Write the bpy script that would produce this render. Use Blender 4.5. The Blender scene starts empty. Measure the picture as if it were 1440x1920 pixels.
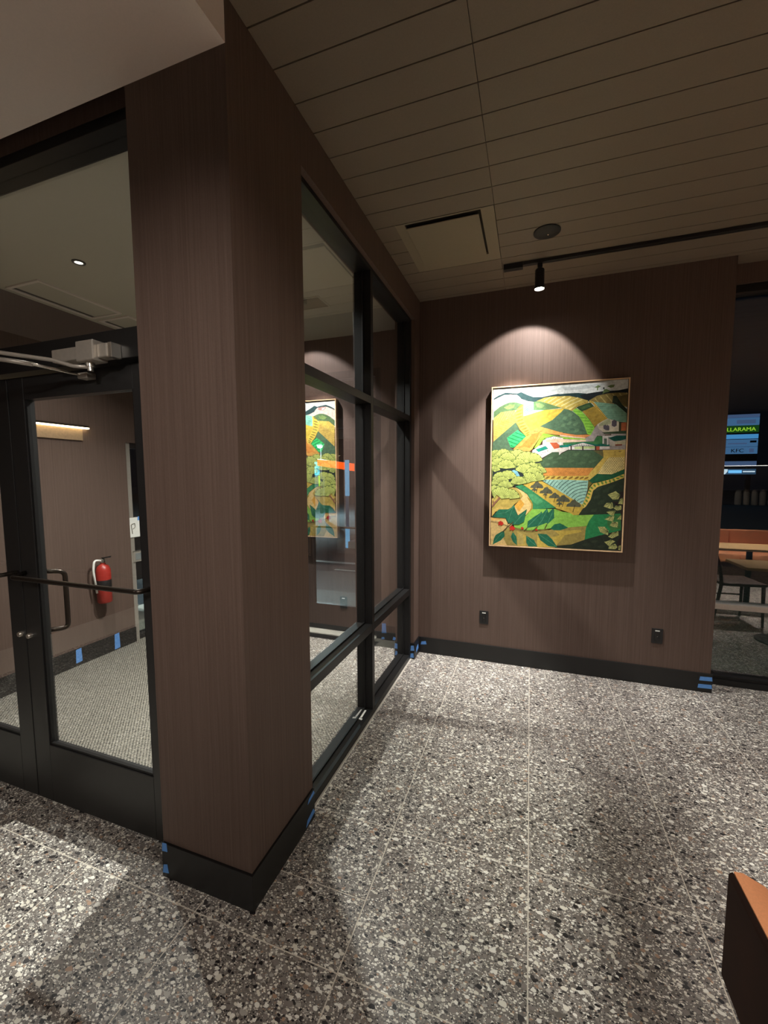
import bpy, bmesh, math, random
from mathutils import Vector, Matrix
random.seed(7)
R = math.radians
sc = bpy.context.scene
col = sc.collection

# ---------------------------------------------------------------- camera
cam_d = bpy.data.cameras.new('camera')
cam = bpy.data.objects.new('camera', cam_d)
col.objects.link(cam)
cam_d.sensor_fit = 'VERTICAL'
cam_d.sensor_height = 24.0
cam_d.lens = 24.0 * 775.66 / 1920.0
cam_d.clip_start = 0.02
cam_d.clip_end = 200
_r = Vector((0.94320778, 0.33218959, -0.00302593))
_u = Vector((-0.02528472, 0.08086886, 0.99640399))
_f = Vector((-0.33123973, 0.93973949, -0.08467546))
cam.matrix_world = Matrix(((_r.x, _u.x, -_f.x, 0), (_r.y, _u.y, -_f.y, 0), (_r.z, _u.z, -_f.z, 1.6), (0, 0, 0, 1)))
sc.camera = cam

# ---------------------------------------------------------------- world, exposure
w = bpy.data.worlds.new('night')
sc.world = w
w.use_nodes = True
w.node_tree.nodes['Background'].inputs[0].default_value = (0.30, 0.42, 0.75, 1)
w.node_tree.nodes['Background'].inputs[1].default_value = 0.006
sc.view_settings.view_transform = 'Standard'
sc.view_settings.look = 'None'
sc.view_settings.exposure = 0.0
sc.view_settings.gamma = 1.0
sc.view_settings.use_curve_mapping = False

WARM = (1.0, 0.93, 0.85)
NEUT = (1.0, 0.975, 0.945)

# ---------------------------------------------------------------- materials
def s2l(c):
    return tuple((x / 255 / 12.92) if x / 255 <= 0.04045 else ((x / 255 + 0.055) / 1.055) ** 2.4 for x in c)

def new_mat(name):
    m = bpy.data.materials.new(name)
    m.use_nodes = True
    nt = m.node_tree
    return m, nt, nt.nodes['Principled BSDF'], nt.nodes['Material Output']

def plain(name, rgb, rough=0.5, metal=0.0, noise=0.12, scale=60.0, bump=0.0, spec=0.5):
    m, nt, b, o = new_mat(name)
    c = s2l(rgb)
    geo = nt.nodes.new('ShaderNodeNewGeometry')
    n = nt.nodes.new('ShaderNodeTexNoise')
    n.inputs['Scale'].default_value = scale
    n.inputs['Detail'].default_value = 3
    nt.links.new(geo.outputs['Position'], n.inputs['Vector'])
    r = nt.nodes.new('ShaderNodeValToRGB')
    r.color_ramp.elements[0].position = 0.3
    r.color_ramp.elements[1].position = 0.7
    r.color_ramp.elements[0].color = tuple(x * (1 - noise) for x in c) + (1,)
    r.color_ramp.elements[1].color = tuple(min(1, x * (1 + noise)) for x in c) + (1,)
    nt.links.new(n.outputs['Fac'], r.inputs[0])
    nt.links.new(r.outputs[0], b.inputs['Base Color'])
    b.inputs['Roughness'].default_value = rough
    b.inputs['Metallic'].default_value = metal
    b.inputs['Specular IOR Level'].default_value = spec
    if bump:
        bp = nt.nodes.new('ShaderNodeBump')
        bp.inputs['Strength'].default_value = bump
        bp.inputs['Distance'].default_value = 0.002
        nt.links.new(n.outputs['Fac'], bp.inputs['Height'])
        nt.links.new(bp.outputs[0], b.inputs['Normal'])
    return m

def emit(name, rgb, strength):
    m, nt, b, o = new_mat(name)
    c = s2l(rgb)
    b.inputs['Base Color'].default_value = c + (1,)
    b.inputs['Emission Color'].default_value = c + (1,)
    b.inputs['Emission Strength'].default_value = strength
    return m

def math_node(nt, op, a, b=None):
    n = nt.nodes.new('ShaderNodeMath')
    n.operation = op
    for i, v in enumerate((a, b)):
        if v is None:
            continue
        if isinstance(v, (int, float)):
            n.inputs[i].default_value = v
        else:
            nt.links.new(v, n.inputs[i])
    return n.outputs[0]

def glass_mat(name, surfaces=4, tint=(0.93, 0.95, 0.93)):
    """pane that passes light and mirrors by the Fresnel law of several surfaces"""
    m, nt, b, o = new_mat(name)
    nt.nodes.remove(b)
    fr = nt.nodes.new('ShaderNodeFresnel')
    fr.inputs['IOR'].default_value = 1.52
    geo = nt.nodes.new('ShaderNodeNewGeometry')
    t = nt.nodes.new('ShaderNodeBsdfTransparent')
    t.inputs[0].default_value = tint + (1,)
    g = nt.nodes.new('ShaderNodeBsdfGlossy')
    g.inputs['Roughness'].default_value = 0.0
    g.inputs[0].default_value = (1, 1, 1, 1)
    one = math_node(nt, 'SUBTRACT', 1.0, fr.outputs[0])
    pw = math_node(nt, 'POWER', one, float(surfaces))
    fac = math_node(nt, 'SUBTRACT', 1.0, pw)
    front = math_node(nt, 'SUBTRACT', 1.0, geo.outputs['Backfacing'])
    fac = math_node(nt, 'MULTIPLY', fac, front)
    mx = nt.nodes.new('ShaderNodeMixShader')
    nt.links.new(fac, mx.inputs[0])
    nt.links.new(t.outputs[0], mx.inputs[1])
    nt.links.new(g.outputs[0], mx.inputs[2])
    nt.links.new(mx.outputs[0], o.inputs[0])
    return m

def wallcover_mat():
    m, nt, b, o = new_mat('brown_wallcovering')
    geo = nt.nodes.new('ShaderNodeNewGeometry')
    def streak(sx, sz, detail):
        mp = nt.nodes.new('ShaderNodeMapping')
        mp.inputs['Scale'].default_value = (sx, sx, sz)
        nt.links.new(geo.outputs['Position'], mp.inputs['Vector'])
        n = nt.nodes.new('ShaderNodeTexNoise')
        n.inputs['Scale'].default_value = 1.0
        n.inputs['Detail'].default_value = detail
        nt.links.new(mp.outputs[0], n.inputs['Vector'])
        return n.outputs['Fac']
    a = streak(110, 0.7, 4)
    c = streak(560, 6, 2)
    d = streak(300, 300, 1)
    s = math_node(nt, 'ADD', math_node(nt, 'MULTIPLY', a, 0.5), math_node(nt, 'MULTIPLY', c, 0.35))
    s = math_node(nt, 'ADD', s, math_node(nt, 'MULTIPLY', d, 0.15))
    r = nt.nodes.new('ShaderNodeValToRGB')
    r.color_ramp.elements[0].position = 0.34
    r.color_ramp.elements[1].position = 0.66
    r.color_ramp.elements[0].color = s2l((82, 65, 57)) + (1,)
    r.color_ramp.elements[1].color = s2l((101, 83, 74)) + (1,)
    nt.links.new(s, r.inputs[0])
    nt.links.new(r.outputs[0], b.inputs['Base Color'])
    b.inputs['Roughness'].default_value = 0.62
    b.inputs['Specular IOR Level'].default_value = 0.3
    bp = nt.nodes.new('ShaderNodeBump')
    bp.inputs['Strength'].default_value = 0.25
    bp.inputs['Distance'].default_value = 0.001
    nt.links.new(c, bp.inputs['Height'])
    nt.links.new(bp.outputs[0], b.inputs['Normal'])
    return m

def terrazzo_mat():
    m, nt, b, o = new_mat('terrazzo')
    geo = nt.nodes.new('ShaderNodeNewGeometry')
    dn = nt.nodes.new('ShaderNodeTexNoise')
    dn.inputs['Scale'].default_value = 70
    dn.inputs['Detail'].default_value = 2
    nt.links.new(geo.outputs['Position'], dn.inputs['Vector'])
    vs = nt.nodes.new('ShaderNodeVectorMath'); vs.operation = 'SCALE'
    vs.inputs['Scale'].default_value = 0.010
    nt.links.new(dn.outputs['Color'], vs.inputs[0])
    va = nt.nodes.new('ShaderNodeVectorMath'); va.operation = 'ADD'
    nt.links.new(geo.outputs['Position'], va.inputs[0])
    nt.links.new(vs.outputs[0], va.inputs[1])
    base = nt.nodes.new('ShaderNodeTexNoise')
    base.inputs['Scale'].default_value = 120
    base.inputs['Detail'].default_value = 4
    base.inputs['Roughness'].default_value = 0.7
    nt.links.new(geo.outputs['Position'], base.inputs['Vector'])
    br = nt.nodes.new('ShaderNodeValToRGB')
    br.color_ramp.elements[0].position = 0.32
    br.color_ramp.elements[1].position = 0.70
    br.color_ramp.elements[0].color = s2l((92, 86, 82)) + (1,)
    br.color_ramp.elements[1].color = s2l((150, 143, 136)) + (1,)
    nt.links.new(base.outputs['Fac'], br.inputs[0])
    cur = br.outputs[0]
    STOPS = [(0.0, (34, 31, 33)), (0.13, (60, 56, 56)), (0.24, (112, 104, 98)), (0.36, (134, 126, 120)),
             (0.50, (176, 170, 162)), (0.60, (228, 222, 208)), (0.78, (240, 236, 226)), (0.95, (170, 140, 118))]
    for sc_, thr, keep in ((170, 0.36, 0.30), (92, 0.36, 0.42), (52, 0.34, 0.62), (34, 0.30, 0.80)):
        v = nt.nodes.new('ShaderNodeTexVoronoi')
        v.feature = 'F1'
        v.voronoi_dimensions = '2D'
        v.inputs['Scale'].default_value = sc_
        v.inputs['Randomness'].default_value = 1.0
        mp = nt.nodes.new('ShaderNodeMapping')
        mp.inputs['Rotation'].default_value = (0, 0, sc_ * 0.7)
        mp.inputs['Scale'].default_value = (1.0, 1.45, 1.0)
        nt.links.new(va.outputs[0], mp.inputs['Vector'])
        nt.links.new(mp.outputs[0], v.inputs['Vector'])
        sep = nt.nodes.new('ShaderNodeSeparateColor')
        nt.links.new(v.outputs['Color'], sep.inputs[0])
        size = math_node(nt, 'ADD', math_node(nt, 'MULTIPLY', sep.outputs[1], 0.22), thr - 0.10)
        inside = math_node(nt, 'LESS_THAN', v.outputs['Distance'], size)
        use = math_node(nt, 'GREATER_THAN', sep.outputs[2], keep)
        mask = math_node(nt, 'MULTIPLY', inside, use)
        rp = nt.nodes.new('ShaderNodeValToRGB')
        rp.color_ramp.interpolation = 'CONSTANT'
        el = rp.color_ramp.elements
        while len(el) < len(STOPS):
            el.new(0.5)
        for e, (p_, c_) in zip(el, STOPS):
            e.position = p_
            e.color = s2l(c_) + (1,)
        nt.links.new(sep.outputs[0], rp.inputs[0])
        mx = nt.nodes.new('ShaderNodeMix')
        mx.data_type = 'RGBA'
        nt.links.new(mask, mx.inputs[0])
        nt.links.new(cur, mx.inputs[6])
        nt.links.new(rp.outputs[0], mx.inputs[7])
        cur = mx.outputs[2]
    nt.links.new(cur, b.inputs['Base Color'])
    b.inputs['Roughness'].default_value = 0.42
    b.inputs['Specular IOR Level'].default_value = 0.45
    return m

def carpet_mat():
    m, nt, b, o = new_mat('walk_off_carpet')
    geo = nt.nodes.new('ShaderNodeNewGeometry')
    mp = nt.nodes.new('ShaderNodeMapping')
    mp.inputs['Rotation'].default_value = (0, 0, R(45))
    nt.links.new(geo.outputs['Position'], mp.inputs['Vector'])
    ck = nt.nodes.new('ShaderNodeTexVoronoi')
    ck.voronoi_dimensions = '2D'
    ck.inputs['Scale'].default_value = 62
    ck.inputs['Randomness'].default_value = 0.12
    nt.links.new(mp.outputs[0], ck.inputs['Vector'])
    n = nt.nodes.new('ShaderNodeTexNoise')
    n.inputs['Scale'].default_value = 140
    n.inputs['Detail'].default_value = 4
    nt.links.new(geo.outputs['Position'], n.inputs['Vector'])
    f = math_node(nt, 'ADD', math_node(nt, 'MULTIPLY', ck.outputs['Distance'], 1.0), math_node(nt, 'MULTIPLY', n.outputs['Fac'], 0.55))
    r = nt.nodes.new('ShaderNodeValToRGB')
    r.color_ramp.elements[0].position = 0.40
    r.color_ramp.elements[1].position = 0.86
    r.color_ramp.elements[0].color = s2l((150, 144, 132)) + (1,)
    r.color_ramp.elements[1].color = s2l((52, 51, 49)) + (1,)
    nt.links.new(f, r.inputs[0])
    nt.links.new(r.outputs[0], b.inputs['Base Color'])
    b.inputs['Roughness'].default_value = 0.95
    b.inputs['Specular IOR Level'].default_value = 0.1
    bp = nt.nodes.new('ShaderNodeBump')
    bp.inputs['Strength'].default_value = 0.6
    bp.inputs['Distance'].default_value = 0.004
    bp.invert = True
    nt.links.new(f, bp.inputs['Height'])
    nt.links.new(bp.outputs[0], b.inputs['Normal'])
    return m

def paint_mat():
    m, nt, b, o = new_mat('painted_canvas')
    at = nt.nodes.new('ShaderNodeVertexColor')
    at.layer_name = 'Col'
    geo = nt.nodes.new('ShaderNodeNewGeometry')
    n = nt.nodes.new('ShaderNodeTexNoise')
    n.inputs['Scale'].default_value = 38
    n.inputs['Detail'].default_value = 5
    n.inputs['Roughness'].default_value = 0.7
    nt.links.new(geo.outputs['Position'], n.inputs['Vector'])
    f = math_node(nt, 'ADD', math_node(nt, 'MULTIPLY', n.outputs['Fac'], 1.0), 0.20)
    mx = nt.nodes.new('ShaderNodeVectorMath'); mx.operation = 'SCALE'
    nt.links.new(at.outputs[0], mx.inputs[0])
    nt.links.new(f, mx.inputs['Scale'])
    nt.links.new(mx.outputs[0], b.inputs['Base Color'])
    b.inputs['Roughness'].default_value = 0.7
    b.inputs['Specular IOR Level'].default_value = 0.2
    return m

M = {
    'wallcover': wallcover_mat(),
    'terrazzo': terrazzo_mat(),
    'grout': plain('pale_grout', (214, 206, 192), 0.8, scale=90),
    'carpet': carpet_mat(),
    'plank': plain('taupe_ceiling_plank', (122, 110, 95), 0.62, noise=0.05, scale=220),
    'plank_gap': plain('ceiling_gap', (46, 40, 32), 0.9),
    'soffit': plain('pale_soffit_paint', (226, 212, 202), 0.85, noise=0.02, scale=160),
    'vceil': plain('vestibule_ceiling_paint', (188, 180, 162), 0.85, noise=0.02, scale=120),
    'black': plain('black_anodised_aluminium', (27, 26, 26), 0.42, 0.0, noise=0.1, scale=30, spec=0.3),
    'leaf': plain('dark_bronze_door_leaf', (33, 32, 32), 0.38, 0.0, noise=0.08, scale=30),
    'base': plain('black_rubber_baseboard', (17, 16, 16), 0.42, noise=0.08),
    'blackp': plain('black_plastic', (24, 23, 24), 0.45),
    'glass': glass_mat('clear_glass', 5),
    'glass1': glass_mat('door_glass', 2),
    'glass2': glass_mat('window_glass', 4, (0.80, 0.84, 0.82)),
    'silver': plain('silver_painted_metal', (178, 170, 160), 0.38, 0.5, noise=0.05),
    'steel': plain('brushed_steel', (206, 200, 190), 0.25, 0.9, noise=0.05),
    'bronze': plain('dark_bronze', (58, 50, 44), 0.30, 0.75, noise=0.08),
    'tape': plain('blue_masking_tape', (92, 146, 214), 0.7, noise=0.05),
    'oak': plain('pale_wood_frame', (222, 186, 142), 0.55, noise=0.1, scale=40),
    'paint': paint_mat(),
    'white': plain('white_plastic', (226, 224, 218), 0.5, noise=0.03),
    'diff': plain('diffuser_paint', (140,128,108), 0.6, noise=0.02),
    'orange': plain('orange_vinyl', (248, 166, 116), 0.6, noise=0.05, scale=300, bump=0.1),
    'walnut': plain('dark_walnut', (62, 40, 30), 0.5, noise=0.2, scale=14),
    'shell': plain('very_dark_walnut', (46, 26, 18), 0.75, noise=0.2, scale=14, spec=0.15),
    'wood': plain('light_oak_top', (206, 166, 112), 0.45, noise=0.12, scale=18),
    'red': plain('red_enamel', (158, 44, 36), 0.35, noise=0.04),
    'asphalt': plain('asphalt', (84, 88, 92), 0.85, noise=0.25, scale=45),
    'grass': plain('dark_grass', (70, 78, 56), 0.95, noise=0.5, scale=25),
    'conc': plain('concrete', (112, 116, 116), 0.85, noise=0.12, scale=20),
    'darkwall': plain('dark_back_wall', (84, 72, 64), 0.7, noise=0.08, scale=8),
    'lens': emit('lit_lens', (255, 246, 232), 60.0),
    'led': emit('lit_led_strip', (255, 230, 186), 15.0),
    'stone': plain('light_threshold', (206, 200, 188), 0.6, noise=0.06),
}

# ---------------------------------------------------------------- mesh helpers
def cube(bm, x0, x1, y0, y1, z0, z1):
    vs = [bm.verts.new(p) for p in ((x0, y0, z0), (x1, y0, z0), (x1, y1, z0), (x0, y1, z0), (x0, y0, z1), (x1, y0, z1), (x1, y1, z1), (x0, y1, z1))]
    for f in ((0, 3, 2, 1), (4, 5, 6, 7), (0, 1, 5, 4), (1, 2, 6, 5), (2, 3, 7, 6), (3, 0, 4, 7)):
        bm.faces.new([vs[i] for i in f])
    return vs

def prism(bm, pts, d):
    """closed outline (list of Vectors, planar) pushed by vector d"""
    a = [bm.verts.new(p) for p in pts]
    b = [bm.verts.new(Vector(p) + Vector(d)) for p in pts]
    bm.faces.new(a[::-1]); bm.faces.new(b)
    n = len(pts)
    for i in range(n):
        bm.faces.new((a[i], a[(i + 1) % n], b[(i + 1) % n], b[i]))

def tube(bm, pts, r, n=10, cap=True):
    pts = [Vector(p) for p in pts]
    rings = []
    prev = None
    for i, p in enumerate(pts):
        a = pts[max(i - 1, 0)]; b = pts[min(i + 1, len(pts) - 1)]
        t = (b - a).normalized()
        if prev is None:
            up = Vector((0, 0, 1)) if abs(t.z) < 0.9 else Vector((1, 0, 0))
            u = t.cross(up).normalized()
        else:
            u = (prev - t * prev.dot(t)).normalized()
        prev = u
        v = t.cross(u)
        rr = r[i] if isinstance(r, (list, tuple)) else r
        rings.append([bm.verts.new(p + (u * math.cos(2 * math.pi * k / n) + v * math.sin(2 * math.pi * k / n)) * rr) for k in range(n)])
    for a, b in zip(rings, rings[1:]):
        for k in range(n):
            bm.faces.new((a[k], a[(k + 1) % n], b[(k + 1) % n], b[k]))
    if cap:
        bm.faces.new(rings[0][::-1]); bm.faces.new(rings[-1])

def lathe(bm, prof, c, axis=(0, 0, 1), n=28):
    """prof: list of (radius, height along axis)"""
    ax = Vector(axis).normalized()
    u = ax.orthogonal().normalized(); v = ax.cross(u)
    c = Vector(c)
    rings = []
    for r_, h_ in prof:
        if r_ < 1e-6:
            rings.append([bm.verts.new(c + ax * h_)])
        else:
            rings.append([bm.verts.new(c + ax * h_ + (u * math.cos(2 * math.pi * k / n) + v * math.sin(2 * math.pi * k / n)) * r_) for k in range(n)])
    for a, b in zip(rings, rings[1:]):
        for k in range(n):
            k2 = (k + 1) % n
            if len(a) == 1 and len(b) == 1:
                continue
            if len(a) == 1:
                bm.faces.new((a[0], b[k2], b[k]))
            elif len(b) == 1:
                bm.faces.new((a[k], a[k2], b[0]))
            else:
                bm.faces.new((a[k], a[k2], b[k2], b[k]))

def link(o, parent=None):
    col.objects.link(o)
    if parent is not None:
        o.parent = parent
        o.matrix_parent_inverse = parent.matrix_world.inverted()
    return o

def obj(name, bm, mat, parent=None, bevel=0.0, smooth=False):
    bmesh.ops.recalc_face_normals(bm, faces=bm.faces)
    me = bpy.data.meshes.new(name)
    bm.to_mesh(me); bm.free()
    me.materials.append(M[mat] if isinstance(mat, str) else mat)
    if smooth:
        for p in me.polygons:
            p.use_smooth = True
    o = bpy.data.objects.new(name, me)
    if bevel:
        b = o.modifiers.new('bevel', 'BEVEL')
        b.width = bevel; b.segments = 2; b.limit_method = 'ANGLE'; b.angle_limit = R(40)
    return link(o, parent)

def bx(name, x0, x1, y0, y1, z0, z1, mat, parent=None, bevel=0.0):
    bm = bmesh.new(); cube(bm, x0, x1, y0, y1, z0, z1)
    return obj(name, bm, mat, parent, bevel)

def tb(name, pts, r, mat, parent=None, n=10):
    bm = bmesh.new(); tube(bm, pts, r, n)
    return obj(name, bm, mat, parent, smooth=True)

def lt(name, prof, c, mat, parent=None, axis=(0, 0, 1), n=28, smooth=True):
    bm = bmesh.new(); lathe(bm, prof, c, axis, n)
    o = obj(name, bm, mat, parent, smooth=smooth)
    if smooth:
        o.modifiers.new('split', 'EDGE_SPLIT').split_angle = R(40)
    return o

def empty(name, loc=(0, 0, 0), parent=None):
    o = bpy.data.objects.new(name, None)
    o.empty_display_size = 0.1
    o.location = loc
    link(o)
    bpy.context.view_layer.update()
    return o

def thing(name, label, cat, loc=(0, 0, 0), group=None):
    return tag(empty(name, loc), label, cat, group)

def tag(o, label, cat, group=None):
    o['label'] = label; o['category'] = cat
    if group:
        o['group'] = group
    return o

def struct(o, label=None):
    o['kind'] = 'structure'
    if label:
        o['label'] = label
    return o

def lamp_area(name, loc, size, power, color, spread=180, parent=None, rot=None):
    d = bpy.data.lights.new(name, 'AREA')
    d.shape = 'DISK'; d.size = size; d.energy = power; d.color = color; d.spread = R(spread)
    o = bpy.data.objects.new(name, d)
    o.location = loc
    if rot is not None:
        o.rotation_euler = rot
    return link(o, parent)

def lamp_spot(name, loc, target, power, color, angle, blend, radius=0.02, parent=None):
    d = bpy.data.lights.new(name, 'SPOT')
    d.energy = power; d.color = color; d.spot_size = R(angle); d.spot_blend = blend; d.shadow_soft_size = radius
    o = bpy.data.objects.new(name, d)
    o.location = loc
    o.rotation_euler = (Vector(target) - Vector(loc)).to_track_quat('-Z', 'Y').to_euler()
    return link(o, parent)

# ---------------------------------------------------------------- main dimensions (metres)
XG, YP, XPL, D, ZC, ZS = -0.929, 1.162, -1.354, 3.574, 3.089, 2.946
XR = 1.294            # right end of the painting wall
YE = 3.74             # inner plane of the exterior glazing
XV = -3.60            # left wall of the vestibule
XRM, YB, XL = 5.84, -4.6, -4.6   # right wall, back wall, left wall of the dining room
# ================================================================ SETTING
# floor: grout bed with terrazzo tiles laid 0.58 m square
floor = struct(bx('floor', XL, XRM, YB, YE + 0.1, -0.08, -0.0008, 'grout'), 'grey terrazzo tile floor with pale joints')
TX, TY, TD = -0.548, 1.667, 0.581
bmt = bmesh.new(); cube(bmt, 0.0023, TD - 0.0023, 0.0023, TD - 0.0023, -0.0012, 0.0)
met = bpy.data.meshes.new('tile'); bmesh.ops.recalc_face_normals(bmt, faces=bmt.faces); bmt.to_mesh(met); bmt.free()
met.materials.append(M['terrazzo'])
def tile(x, y, me=met):
    o = bpy.data.objects.new('tile', me); o.location = (x, y, 0.0)
    return link(o, floor)
def cut_tile(x0, x1, y0, y1):
    g = 0.0023
    bm = bmesh.new(); cube(bm, x0 + g, x1 - g, y0 + g, y1 - g, -0.0012, 0.0)
    return obj('tile', bm, 'terrazzo', floor)
for i in range(-6, 11):
    for j in range(-10, 4):
        x0, y0 = TX + i * TD, TY + j * TD
        x1, y1 = x0 + TD, y0 + TD
        y1 = min(y1, YE - 0.01)
        if x0 < XL or x1 > XRM or y1 - y0 < 0.05:
            continue
        if x1 > XR and y0 < D < y1:
            pass
        elif y1 > D and x0 < XR:
            y1 = D + 0.05
        # pieces left of the glazed partition stop at the door line
        if x1 <= -0.985:
            if y0 >= 1.30:
                continue
            cut_tile(x0, x1, y0, min(y1, 1.33)) if y1 > 1.33 else tile(x0, y0)
        elif x0 < -0.985 < x1:
            if y0 >= 1.30:
                cut_tile(-0.985, x1, y0, y1)
            elif y1 > 1.33:
                cut_tile(x0, x1, y0, 1.33); cut_tile(-0.985, x1, 1.33, y1)
            else:
                tile(x0, y0)
        elif abs(y1 - y0 - TD) > 1e-4:
            cut_tile(x0, x1, y0, y1)
        else:
            tile(x0, y0)
struct(bx('floor_vestibule', XV - 0.1, -0.985, 1.331, YE + 0.1, -0.08, 0.004, 'carpet'), 'grey walk-off carpet of the vestibule')

# ceiling: planks 0.15 m wide with dark gaps
ceil = struct(bx('ceiling', XL, XRM, YB, YE + 0.1, ZC + 0.012, ZC + 0.10, 'plank_gap'), 'taupe plank ceiling')
PW = 0.1502; PY0 = 1.423
def plank(x0, x1, y0):
    bm = bmesh.new(); cube(bm, x0, x1, y0 + 0.0028, y0 + PW - 0.0028, ZC, ZC + 0.014)
    return obj('plank', bm, 'plank', ceil)
j0 = math.ceil((YB - PY0) / PW); j1 = int((D - PY0) / PW) + 1
DIFF = (-0.81, -0.235, 2.48, 3.02)     # opening for the square air diffuser
for j in range(j0, j1):
    y = PY0 + j * PW
    yt = min(y + PW, D)
    left0 = XG + 0.002
    segs = [(left0, -0.2262), (-0.2238, 2.21), (2.215, XRM - 0.01)]
    for a, b_ in segs:
        if a < -0.5 and y + PW > DIFF[2] and y < DIFF[3]:
            bm = bmesh.new(); cube(bm, a, DIFF[0] + 0.01, y + 0.0028, y + PW - 0.0028, ZC, ZC + 0.014)
            obj('plank', bm, 'plank', ceil)
        elif y + PW > D:
            bm = bmesh.new(); cube(bm, a, b_, y + 0.0028, D - 0.002, ZC, ZC + 0.014)
            obj('plank', bm, 'plank', ceil)
        else:
            plank(a, b_, y)
# planks over the window recess to the right of the painting wall
bx('plank', XR + 0.003, XRM - 0.01, D + 0.002, YE, ZC, ZC + 0.014, 'plank', ceil)

# soffit over the door side
struct(bx('ceiling_soffit', XL, XG, YB, YP, ZS, ZC + 0.03, 'soffit'), 'pale painted soffit over the doors')

# partition: end pier beside the doors, header over the glazing, short return at the far end
bm = bmesh.new()
cube(bm, XPL, XG, YP, 1.613, -0.01, ZC + 0.02)
cube(bm, -1.10, XG, 1.613, 3.41, 2.89, ZC + 0.02)
cube(bm, -1.10, XG, 3.41, D + 0.02, -0.01, ZC + 0.02)
cube(bm, XV - 0.12, XPL, 1.222, 1.34, ZS, ZC + 0.02)
struct(obj('wall_partition', bm, 'wallcover'), 'brown wallcovered partition pier and header')
bm = bmesh.new(); cube(bm, XL, -3.225, YP, 1.34, -0.01, ZS + 0.001)
struct(obj('wall_beside_doors', bm, 'wallcover'), 'brown wall left of the doors')
# painting wall
struct(bx('wall_far', XG + 0.0, XR, D, YE + 0.06, -0.01, ZC + 0.02, 'wallcover', bevel=0.003), 'brown textured wall holding the painting')
# vestibule walls
struct(bx('wall_vestibule_left', XV - 0.15, XV, 1.34, 2.90, -0.01, ZS, 'wallcover'), 'brown side wall inside the vestibule')
struct(bx('wall_vestibule_header', XV - 0.15, XV, 2.90, YE, 1.93, ZS, 'wallcover'), 'brown wall over the vestibule side glazing')
bm = bmesh.new()
cube(bm, -1.345, -1.0, YE - 0.01, YE + 0.10, -0.01, ZS)
cube(bm, XV - 0.15, -1.345, YE - 0.0, YE + 0.10, 2.62, ZS)
cube(bm, XV - 0.15, -3.1, YE - 0.0, YE + 0.10, -0.01, 2.62)
struct(obj('wall_vestibule_far', bm, 'wallcover'), 'brown wall around the exterior door')
struct(bx('ceiling_vestibule', XV - 0.15, -1.0, 1.34, YE + 0.1, ZS, ZS + 0.06, 'vceil'), 'plain vestibule ceiling')
# rest of the dining room shell
struct(bx('wall_right', XRM, XRM + 0.1, YB, YE + 0.1, -0.01, ZC + 0.05, 'wallcover'))
struct(bx('wall_back', XL, XRM, YB - 0.1, YB, -0.01, ZC + 0.05, 'darkwall'))
struct(bx('wall_left', XL - 0.1, XL, YB, YP, -0.01, ZC + 0.05, 'wallcover'))
# lintel over the right window
struct(bx('wall_window_head', XR, XRM, YE - 0.02, YE + 0.12, 2.955, ZC + 0.02, 'wallcover'), 'brown band above the right window')

# baseboards (10 mm proud)
bm = bmesh.new(); cube(bm, XG + 0.010, XR + 0.010, D - 0.010, D + 0.001, 0, 0.145); cube(bm, XR - 0.001, XR + 0.010, D, YE - 0.02, 0, 0.145)
struct(obj('baseboard_far', bm, 'base', bevel=0.0015), 'black baseboard under the painting')
bm = bmesh.new(); cube(bm, -1.354, XG + 0.010, YP - 0.010, YP + 0.001, 0, 0.145); cube(bm, XG - 0.001, XG + 0.010, YP, 1.613, 0, 0.145)
struct(obj('baseboard_pier', bm, 'base', bevel=0.0015), 'black baseboard around the pier')
bm = bmesh.new(); cube(bm, XG - 0.03, XG + 0.010, 3.400, D, 0, 0.145)
struct(obj('baseboard_return', bm, 'base', bevel=0.0015), 'black baseboard on the short return wall')
bm = bmesh.new(); cube(bm, XV, XV + 0.010, 1.345, 2.90, 0.004, 0.15)
struct(obj('baseboard_vestibule_left', bm, 'base'), 'black baseboard inside the vestibule')
bm = bmesh.new(); cube(bm, -1.345, -1.102, YE - 0.022, YE - 0.01, 0.004, 0.15)
struct(obj('baseboard_vestibule_far', bm, 'base'), 'black baseboard beside the exterior door')
# pale sealant bead between frame and floor
struct(bx('trim_1', -0.957, -0.944, 1.613, 3.40, -0.0012, 0.003, 'stone'), 'pale sealant bead along the glazing sill')

# ---- glazed partition (window_1)
FX0, FX1 = -1.075, -0.957
win1 = struct(empty('window_1', (-1.016, 2.5, 0)), 'black framed glazed partition beside the pier')
def fr(name, y0, y1, z0, z1, par, x0=FX0, x1=FX1, mat='black'):
    return bx(name, x0, x1, y0, y1, z0, z1, mat, par, bevel=0.0015)
fr('sill_rail', 1.613, 3.41, 0.0, 0.045, win1)
fr('head_rail', 1.613, 3.41, 2.866, 2.89, win1)
fr('jamb', 1.613, 1.657, 0.045, 2.866, win1)
fr('jamb', 3.370, 3.41, 0.045, 2.866, win1)
fr('mullion', 2.476, 2.518, 0.045, 2.866, win1)
for a, b_ in ((1.657, 2.476), (2.518, 3.370)):
    fr('transom_rail', a, b_, 0.583, 0.634, win1)
    fr('transom_rail', a, b_, 2.060, 2.106, win1)
    for z0, z1 in ((0.045, 0.583), (0.634, 2.060), (2.106, 2.866)):
        pane = bx('glass_pane', -1.020, -1.012, a + 0.001, b_ - 0.001, z0 + 0.001, z1 - 0.001, 'glass', win1)
        bm = bmesh.new()      # glazing bead proud of the rails
        cube(bm, -1.011, -1.006, a, b_, z0, z0 + 0.010)
        cube(bm, -1.011, -1.006, a, a + 0.010, z0 + 0.010, z1)
        cube(bm, -1.011, -1.006, b_ - 0.010, b_, z0 + 0.010, z1)
        obj('glazing_bead', bm, 'black', pane)

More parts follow.
